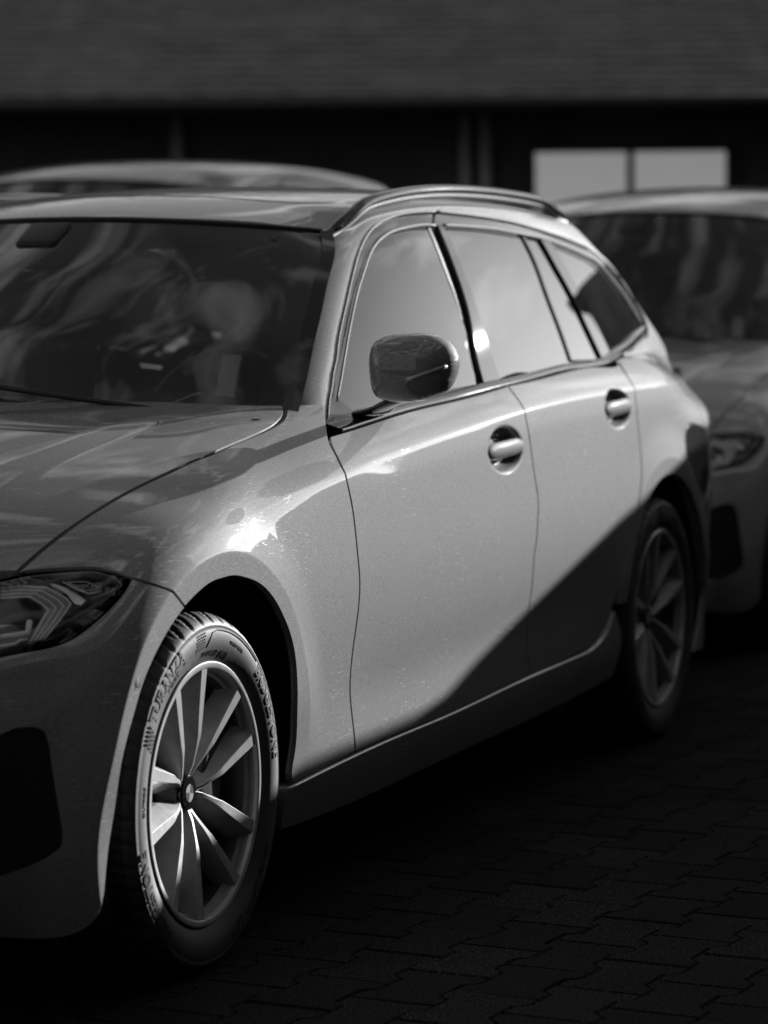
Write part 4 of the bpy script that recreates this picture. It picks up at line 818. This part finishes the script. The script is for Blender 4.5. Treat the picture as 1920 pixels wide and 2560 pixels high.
    # black sail panel ahead of the door glass
sp_l = [(.885, -.757, .935), (.905, -.75, .955), (.935, -.745, .982), (.965, -.74, .975), (.99, -.745, .955), (1.02, -.76, .952), (1.02, -.77, .944)]
panel('sail_panel', [[(.885, -.757, .937), (.93, -.745, .985)], [(.93, -.745, .985), (.96, -.745, .978), (1.0, -.75, .957)], [(1.0, -.75, .957), (1.02, -.77, .944), (.95, -.77, .938), (.885, -.757, .937)]], CH_S, F2, M['gblack'], d1, h=.02, gap=0, off=.002, depth=.01)
# ------------------------------------------------------------------ cabin
rings = []
for y in np.linspace(-.72, .72, 15):
    hood_ = .035*math.exp(-((y+.37)/.17)**2)
    rings.append([(.62, y, .93), (.80, y, .955-.02*abs(y)), (.98, y, .965+hood_-.03*y*y), (1.07, y, .945+hood_), (1.09, y, .86), (1.02, y, .70), (1.0, y, .45)])
MB().loft(rings, cap=False, closed=False).build('dashboard', M['dash'], car)
sw = empty('steering_wheel', (1.20, -.37, .905), car); sw.rotation_euler = (0, math.radians(-64), 0)
mb = MB(); mb.tube([(.186*math.cos(a), .186*math.sin(a), 0) for a in np.linspace(0, 2*math.pi, 49)], .0165, 10, cap=False); mb.build('wheel_ring', M['gblack'], sw)
mb = MB(); mb.lathe([(0, .03), (.05, .028), (.07, .015), (.075, -.02)], 24, axis='z'); mb.build('wheel_hub', M['dash'], sw)
for a in (0, math.pi, -math.pi/2): MB().box((.12*math.cos(a+math.pi/2), .12*math.sin(a+math.pi/2), 0), (.05 if a == -math.pi/2 else .035, .11, .015), Matrix.Rotation(a, 3, 'Z')).build('wheel_spoke', M['refl2'], sw, bevel=.004)
def seat(x, y, rear=False):
    st = empty('seat' if not rear else 'rear_seat', (x, y, 0), car)
    def slab(name, cs, m, sub=2):
        mb = MB(); mb.loft([[(x0-t/2, -w, z), (x0+t/2, -w, z), (x0+t/2, w, z), (x0-t/2, w, z)] for x0, z, t, w, _ in cs]); return mb.build(name, m, st, sub=sub)
    slab('seat_back', [(.02, .45, .12, .22, 0), (.05, .62, .13, .25, 0), (.13, .85, .12, .24, 0), (.20, 1.02, .09, .20, 0), (.215, 1.06, .05, .12, 0)], M['seatm'])
    slab('head_rest', [(.20, 1.075, .06, .10, 0), (.215, 1.11, .10, .13, 0), (.235, 1.18, .11, .135, 0), (.25, 1.235, .07, .10, 0)], M['seatm'])
    mb = MB(); mb.box((-.22, 0, .42), (.52, .48, .16)); mb.build('seat_cushion', M['seatm'], st, bevel=.04)
    for s in (-1, 1): MB().tube([(.19, s*.05, 1.0), (.215, s*.05, 1.12)], .006, 8).build('head_rest_post', M['chrome'], st)
for y in (-.37, .37): seat(1.78, y)
for y in (-.36, .36): seat(2.62, y, True)
mb = MB(); mb.box((1.19, 0, 1.285), (.035, .23, .065), Matrix.Rotation(.2, 3, 'Y')); mb.build('rear_view_mirror', M['gblack'], car, bevel=.012)
mb = MB(); mb.box((1.10, 0, 1.315), (.10, .10, .05), Matrix.Rotation(-.5, 3, 'Y')); mb.build('sensor_housing', M['black'], car, bevel=.012)
for y in (-.30, .30): MB().box((1.30, y, 1.325), (.16, .40, .02), Matrix.Rotation(-.25, 3, 'Y')).build('sun_visor', M['dash'], car, bevel=.006)
for s in (-1, 1):
    rings = []
    for t in np.linspace(0, 1, 9):
        z = .96+.36*t; x = 1.83+.05*t+.03*(1-t)**2; w_ = .10-.06*t
        y = s*(G_at(1.85, z)-.045); rings.append([(x-w_/2, y, z), (x-w_/2, y-s*.03, z), (x+w_/2, y-s*.03, z), (x+w_/2, y, z)])
    MB().loft(rings).build('pillar_trim', M['light_trim'] if s < 0 else M['dash'], car, smooth=False)
mb = MB(); mb.box((.93, -.25, .968), (.10, .16, .002), Matrix.Rotation(.05, 3, 'Y')); mb.build('paper_slip', M['paper'], car, smooth=False)
# ------------------------------------------------------------------ ground: behaton pavers
def gmat():
    m = mat('dark_concrete_paver', .03, .9, spec=.08); n = m.node_tree; b = n.nodes['Principled BSDF']; tc = n.nodes.new('ShaderNodeTexCoord')
    no = n.nodes.new('ShaderNodeTexNoise'); no.inputs['Scale'].default_value = 260; no.inputs['Detail'].default_value = 5
    n2 = n.nodes.new('ShaderNodeTexNoise'); n2.inputs['Scale'].default_value = 3; n2.inputs['Detail'].default_value = 4
    mr = n.nodes.new('ShaderNodeMapRange'); mr.inputs['From Min'].default_value = .50; mr.inputs['From Max'].default_value = .74; mr.inputs['To Min'].default_value = .002; mr.inputs['To Max'].default_value = .07
    mu = n.nodes.new('ShaderNodeMath'); mu.operation = 'MULTIPLY'; m2 = n.nodes.new('ShaderNodeMapRange'); m2.inputs['From Min'].default_value = .3; m2.inputs['From Max'].default_value = .7; m2.inputs['To Min'].default_value = .5; m2.inputs['To Max'].default_value = 1.1
    ge = n.nodes.new('ShaderNodeNewGeometry'); bp = n.nodes.new('ShaderNodeBump'); bp.inputs['Strength'].default_value = .8; bp.inputs['Distance'].default_value = .003
    n.links.new(ge.outputs['Position'], no.inputs[0]); n.links.new(ge.outputs['Position'], n2.inputs[0]); n.links.new(no.outputs['Fac'], mr.inputs[0]); n.links.new(n2.outputs['Fac'], m2.inputs[0])
    n.links.new(mr.outputs[0], mu.inputs[0]); n.links.new(m2.outputs[0], mu.inputs[1]); oi = n.nodes.new('ShaderNodeObjectInfo'); m3 = n.nodes.new('ShaderNodeMapRange'); m3.inputs['To Min'].default_value = .55; m3.inputs['To Max'].default_value = 1.45; m4 = n.nodes.new('ShaderNodeMath'); m4.operation = 'MULTIPLY'
    n.links.new(oi.outputs['Random'], m3.inputs[0]); n.links.new(m3.outputs[0], m4.inputs[0]); n.links.new(mu.outputs[0], m4.inputs[1]); n.links.new(m4.outputs[0], b.inputs['Base Color'])
    n.links.new(no.outputs['Fac'], bp.inputs['Height']); n.links.new(bp.outputs[0], b.inputs['Normal'])
    return m
GM = gmat(); JM = mat('joint_sand', .004, .95, spec=.05)
gnd = mesh('ground', [(-80, -80, -.012), (180, -80, -.012), (180, 120, -.012), (-80, 120, -.012)], [(0, 1, 2, 3)], JM, None, False); tag(gnd, kind='structure')
def pv(u): # half width profile along the stone
    u = abs(u); return .0835-.025*(1-min(max((u-.044)/.022, 0), 1))
us = [-.1085, -.066, -.044, .044, .066, .1085]
ring = [(u, pv(u)) for u in us]+[(u, -pv(u)) for u in us[::-1]]
def paver_mesh():
    n = len(ring); lo = [(u, v, -.012) for u, v in ring]; md = [(u, v, -.0035) for u, v in ring]; tp = [(u*(1-.004/.11), v*(1-.05), 0) for u, v in ring]
    Fc = [(i, (i+1) % n, n+(i+1) % n, n+i) for i in range(n)]+[(n+i, n+(i+1) % n, 2*n+(i+1) % n, 2*n+i) for i in range(n)]+[(2*n, 2*n+1, 2*n+2, 2*n+9, 2*n+10, 2*n+11), (2*n+2, 2*n+3, 2*n+8, 2*n+9), (2*n+3, 2*n+4, 2*n+5, 2*n+6, 2*n+7, 2*n+8)]
    return lo+md+tp, Fc
V, Fc = paver_mesh(); pm = bpy.data.meshes.new('paver'); pm.from_pydata(V, [], [f if k < 24 else f[::-1] for k, f in enumerate(Fc)]); pm.materials.append(GM); 
bm = bmesh.new(); bm.from_mesh(pm); bmesh.ops.recalc_face_normals(bm, faces=bm.faces); bm.to_mesh(pm); bm.free()
rot = math.radians(-5.5); cr_, sr_ = math.cos(rot), math.sin(rot); rest = MB(); cnt = 0; spots = []
for j in range(-60, 60):
    for i in range(-50, 90):
        u = i*.22+(j % 2)*.11; v = j*.1445; x = .109+u*cr_-v*sr_; y = -1.44+u*sr_+v*cr_
        if -6 < x < 14 and -6.5 < y < 6: spots.append((x, y))
def vis(p): return -.75 < p[0] < 3.4 and -2.05 < p[1] < -.62 and p[1] > -1.95-.05*p[0]+.23*p[0]*0 and p[1] < -.60 
near = sorted([p for p in spots if vis(p) and (p[1]+.0) > (-2.1+.26*p[0])], key=lambda p: math.hypot(p[0]+4.8, p[1]+3.1))[:300]; ns = set(near)
for p in near:
    o = link('paver', pm, gnd); o.location = (p[0], p[1], random.uniform(-.0012, .0012)); o.rotation_euler = (random.uniform(-.006, .006), random.uniform(-.006, .006), rot+random.uniform(-.004, .004))
for p in spots:
    if p in ns: continue
    dz = random.uniform(-.001, .001); rest.add([(p[0]+a*cr_-b*sr_, p[1]+a*sr_+b*cr_, c+dz) for a, b, c in V], [f if k < 24 else f[::-1] for k, f in enumerate(Fc)])
ro = rest.build('far_pavers', GM, gnd, smooth=False); ro['kind'] = 'stuff'
# ------------------------------------------------------------------ hall behind the cars (facade square to the lane of view)
CP = Vector((-4.8128, -3.1375, 0)); FWD = Vector((math.cos(_yaw), math.sin(_yaw), 0)); RGT = Vector((math.sin(_yaw), -math.cos(_yaw), 0))
hall = empty('low_hall', CP+FWD*24); hall.rotation_euler = (0, 0, _yaw-math.pi/2)   # local x = right, local y = away
tag(hall, 'long low dark hall with tiled roof and a pale two-pane window, far behind the cars', 'building')
HM = dict(wall=mat('dark_render', .055, .9, bump=(40, .3, .01), mott=(1.3, .05, .10)), tile=mat('grey_roof_tile', .17, .75, mott=(2.5, .10, .23)), fascia=mat('dark_fascia', .02, .6), pipe=mat('pale_zinc_pipe', .55, .5, .2), pane=mat('pale_glowing_pane', .85, .25, 0, 1., .05), frame=mat('dark_window_frame', .03, .5), soffit=mat('dark_soffit', .015, .8))
MB().box((-4.5, .15, 1.45), (25, .3, 2.9)).build('wall', HM['wall'], hall, smooth=False)
MB().box((-4.5, -.55, 2.56), (25, 1.2, .05)).build('soffit', HM['soffit'], hall, smooth=False)
mb = MB(); ex, ez, sl_ = -1.25, 2.53, math.radians(16); course = .30; nC = 46; us_ = np.arange(-17, 8.01, .085)
rows = []
for k in range(nC):
    for t, lift in ((0, .05), (course*1.02, .0)):
        s_ = k*course+t; rows.append([(u, ex+s_*math.cos(sl_), ez+s_*math.sin(sl_)+lift+.007*math.cos(2*math.pi*u/.34)) for u in us_])
mb.loft(rows, cap=False, closed=False); rfo = mb.build('tiled_roof', HM['tile'], hall, smooth=False)
MB().tube([(-17, -1.30, 2.50), (8, -1.30, 2.50)], .06, 10).build('gutter', HM['fascia'], hall)
for u, r_ in ((1.22*.0+.67, .045), (.83, .05), (-1.60, .05), (-7.4, .05)):
    MB().tube([(u, -.06, 0), (u, -.06, 1.2), (u, -.06, 2.5)], r_, 10).build('downpipe', HM['pipe'], hall)
_pb = HM['pane'].node_tree.nodes['Principled BSDF']; _pb.inputs['Emission Color'].default_value = (1, 1, 1, 1); _pb.inputs['Emission Strength'].default_value = .12   # glow added to the panes in place of reflected sky
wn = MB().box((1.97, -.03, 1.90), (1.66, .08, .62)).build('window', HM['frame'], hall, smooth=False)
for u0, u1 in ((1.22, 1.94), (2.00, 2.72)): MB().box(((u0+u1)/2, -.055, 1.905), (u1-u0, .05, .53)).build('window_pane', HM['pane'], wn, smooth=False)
# ------------------------------------------------------------------ unseen added wall, shaped to throw the low shadow over sill, wheels and paving
bw_ = empty('shadow_wall', (0, -2.2, 0)); tag(bw_, 'plain dark wall with stepped sloping top, added unseen right of the estate car to cast shadow', 'wall')
top = [(1.25, .8), (2.95, 1.0), (3.630, .970), (4.330, .960), (4.450, 1.222), (5.070, 1.231), (5.250, 1.251), (5.440, 1.288), (5.770, 1.364), (6.080, 1.446), (6.440, 1.523), (6.600, 1.555), (7.030, 1.650), (8.5, 1.78), (13.5, 1.80)]
V = []
for x, z in top: V += [(x, 0, 0), (x, 0, z), (x, -.22, z), (x, -.22, 0)]
n = len(top); Fc = [(4*i+k, 4*i+(k+1) % 4, 4*(i+1)+(k+1) % 4, 4*(i+1)+k) for i in range(n-1) for k in range(3)]+[(0, 1, 2, 3), (4*n-1, 4*n-2, 4*n-3, 4*n-4)]
mesh('wall_face', V, Fc, HM['wall'], bw_, False)
# ------------------------------------------------------------------ unseen block and wing added to cut sky light on the car
blk = empty('shade_block', (-10, -4, 0)); tag(blk, 'plain dark block added unseen behind the viewer to cut sky light', 'building')
MB().box((-4, 0, 4.5), (8, 46, 9)).build('block_wall', HM['wall'], blk, smooth=False)
MB().box((10.5, -7, 5), (20.9, 6, 10)).build('shade_wing', HM['wall'], blk, smooth=False)
for k in range(12):
    for z in (1.6, 4.4, 7.2): MB().box((.02, -20+k*3.5, z), (.08, 1.3, 1.5)).build('window', HM['frame'], blk, smooth=False)  # window boxes on the added block
# ------------------------------------------------------------------ store to the right of the lane, mirrored in the rear quarter window
sto = empty('corner_store', (18, -2.0, 0)); tag(sto, 'plain dark storehouse at the far right end of the lane', 'building')
MB().box((0, 0, 1.75), (4, 2.4, 3.5)).build('store_wall', HM['wall'], sto, smooth=False)
MB().box((0, 0, 3.6), (4.4, 2.8, .2)).build('store_roof', HM['fascia'], sto, smooth=False)
# ------------------------------------------------------------------ unseen trees added behind the hall to shade its roof
def leafm():
    m = mat('dark_leaf', .05, .6, mott=(.8, .03, .07)); return m
LM_ = leafm(); BK = mat('bark', .05, .9, bump=(20, .5, .02))
def tree_meshes(seed, h):
    rnd = random.Random(seed); tr = MB(); tips = []
    tr.tube([(0, 0, 0), (.1, 0, h*.25), (0, .1, h*.5), (.1, .1, h*.8)], [.28, .22, .15, .04], 8)
    for k in range(16):
        a = rnd.uniform(0, 6.28); z0 = h*rnd.uniform(.22, .7); L = h*rnd.uniform(.18, .36); e = Vector((L*math.cos(a), L*math.sin(a), L*rnd.uniform(.3, .9)))
        p0 = Vector((0, 0, z0)); tr.tube([p0, p0+e*.5+Vector((0, 0, .1)), p0+e], [.09, .06, .02], 6); tips += [p0+e*.6, p0+e, p0+e*.85+Vector((rnd.uniform(-.6, .6), rnd.uniform(-.6, .6), .4))]
    lf = MB()
    for t in tips:
        for _ in range(95):
            g_ = Vector((rnd.gauss(0, 1), rnd.gauss(0, 1), rnd.gauss(0, .8)))*h*.055; c = t+g_; a = Vector((rnd.gauss(0, 1), rnd.gauss(0, 1), rnd.gauss(0, 1))).normalized(); b = a.orthogonal().normalized(); w = rnd.uniform(.10, .2)
            lf.add([c-a*w, c+b*w*.5, c+a*w, c-b*w*.5], [(0, 1, 2, 3)])
    return tr, lf
protos = [tree_meshes(11, 15), tree_meshes(12, 14)]; tm = []
row = ((21.0, 55, 'rightmost'), (14.5, 56.5, 'second from right'), (8.0, 54.5, 'third from right'), (1.5, 56, 'middle'), (-5.0, 55, 'third from left'), (-11.5, 57, 'second from left'), (-18.0, 55, 'leftmost'))
for i, (u, D, lab) in enumerate(row):
    p = CP+FWD*D+RGT*u; t = empty('tree', p); tag(t, lab+' of the unseen tall trees added behind the hall to shade its roof', 'tree', 'added trees behind the hall'); t.rotation_euler = (0, 0, i*1.3)
    if i < 2:
        tr, lf = protos[i]; o1 = tr.build('trunk', BK, t); o2 = mesh('crown', lf.v, lf.f, LM_, t, False); tm.append((o1, o2))
    else:
        for o in tm[i % 2]: c = o.copy(); COL.objects.link(c); c.parent = t
# ------------------------------------------------------------------ other parked cars
def other(name, loc, scl, base, label, rz=0.):
    pm_ = paint_mat(name+'_paint', base)
    c = copy_tree(car, None, {'grey_metallic_paint': pm_}); c.name = name; c.location = loc; c.scale = scl; c.rotation_euler = (0, 0, rz)
    for k in ('label', 'category', 'group'): 
        if k in c: del c[k]
    tag(c, label, 'car', 'cars parked behind')
    for k in [k for k in c.children_recursive if k.name.startswith(('roof_rail', 'rail_'))]: bpy.data.objects.remove(k)
    return c
b1 = other('parked_car', (4.94, .14, 0), (.97, .97, 1), .22, 'blurred grey car parked nose-on close behind the estate car, pale headlamp showing')
wz = CS([(0, 0), (.3, .29), (.6, .585), (.75, .72), (.95, .95), (1.2, 1.25), (1.35, 1.435), (1.48, 1.60)]); wz_ = {}
for o in b1.children_recursive:   # a taller body than the estate car's
    if o.type != 'MESH' or o.parent.name.startswith(('wheel', 'seat', 'rear_seat', 'steering')): continue
    if o.data.name not in wz_:
        d_ = o.data.copy(); wz_[o.data.name] = d_; k = len(d_.vertices); co = np.empty(k*3, 'f'); d_.vertices.foreach_get('co', co); co = co.reshape(-1, 3); co[:, 2] = wz(co[:, 2]); d_.vertices.foreach_set('co', co.ravel()); d_.update()
    mo_ = [(s_.link, s_.material) for s_ in o.material_slots]; o.data = wz_[o.data.name]
    for s_, (l_, m_) in zip(o.material_slots, mo_):
        if l_ == 'OBJECT': s_.link = 'OBJECT'; s_.material = m_
other('parked_suv', (4.7, 2.56, 0), (1.1, 1.08, 1.187), .07, 'dark tall car whose curved roof shows above the estate car roof at left')
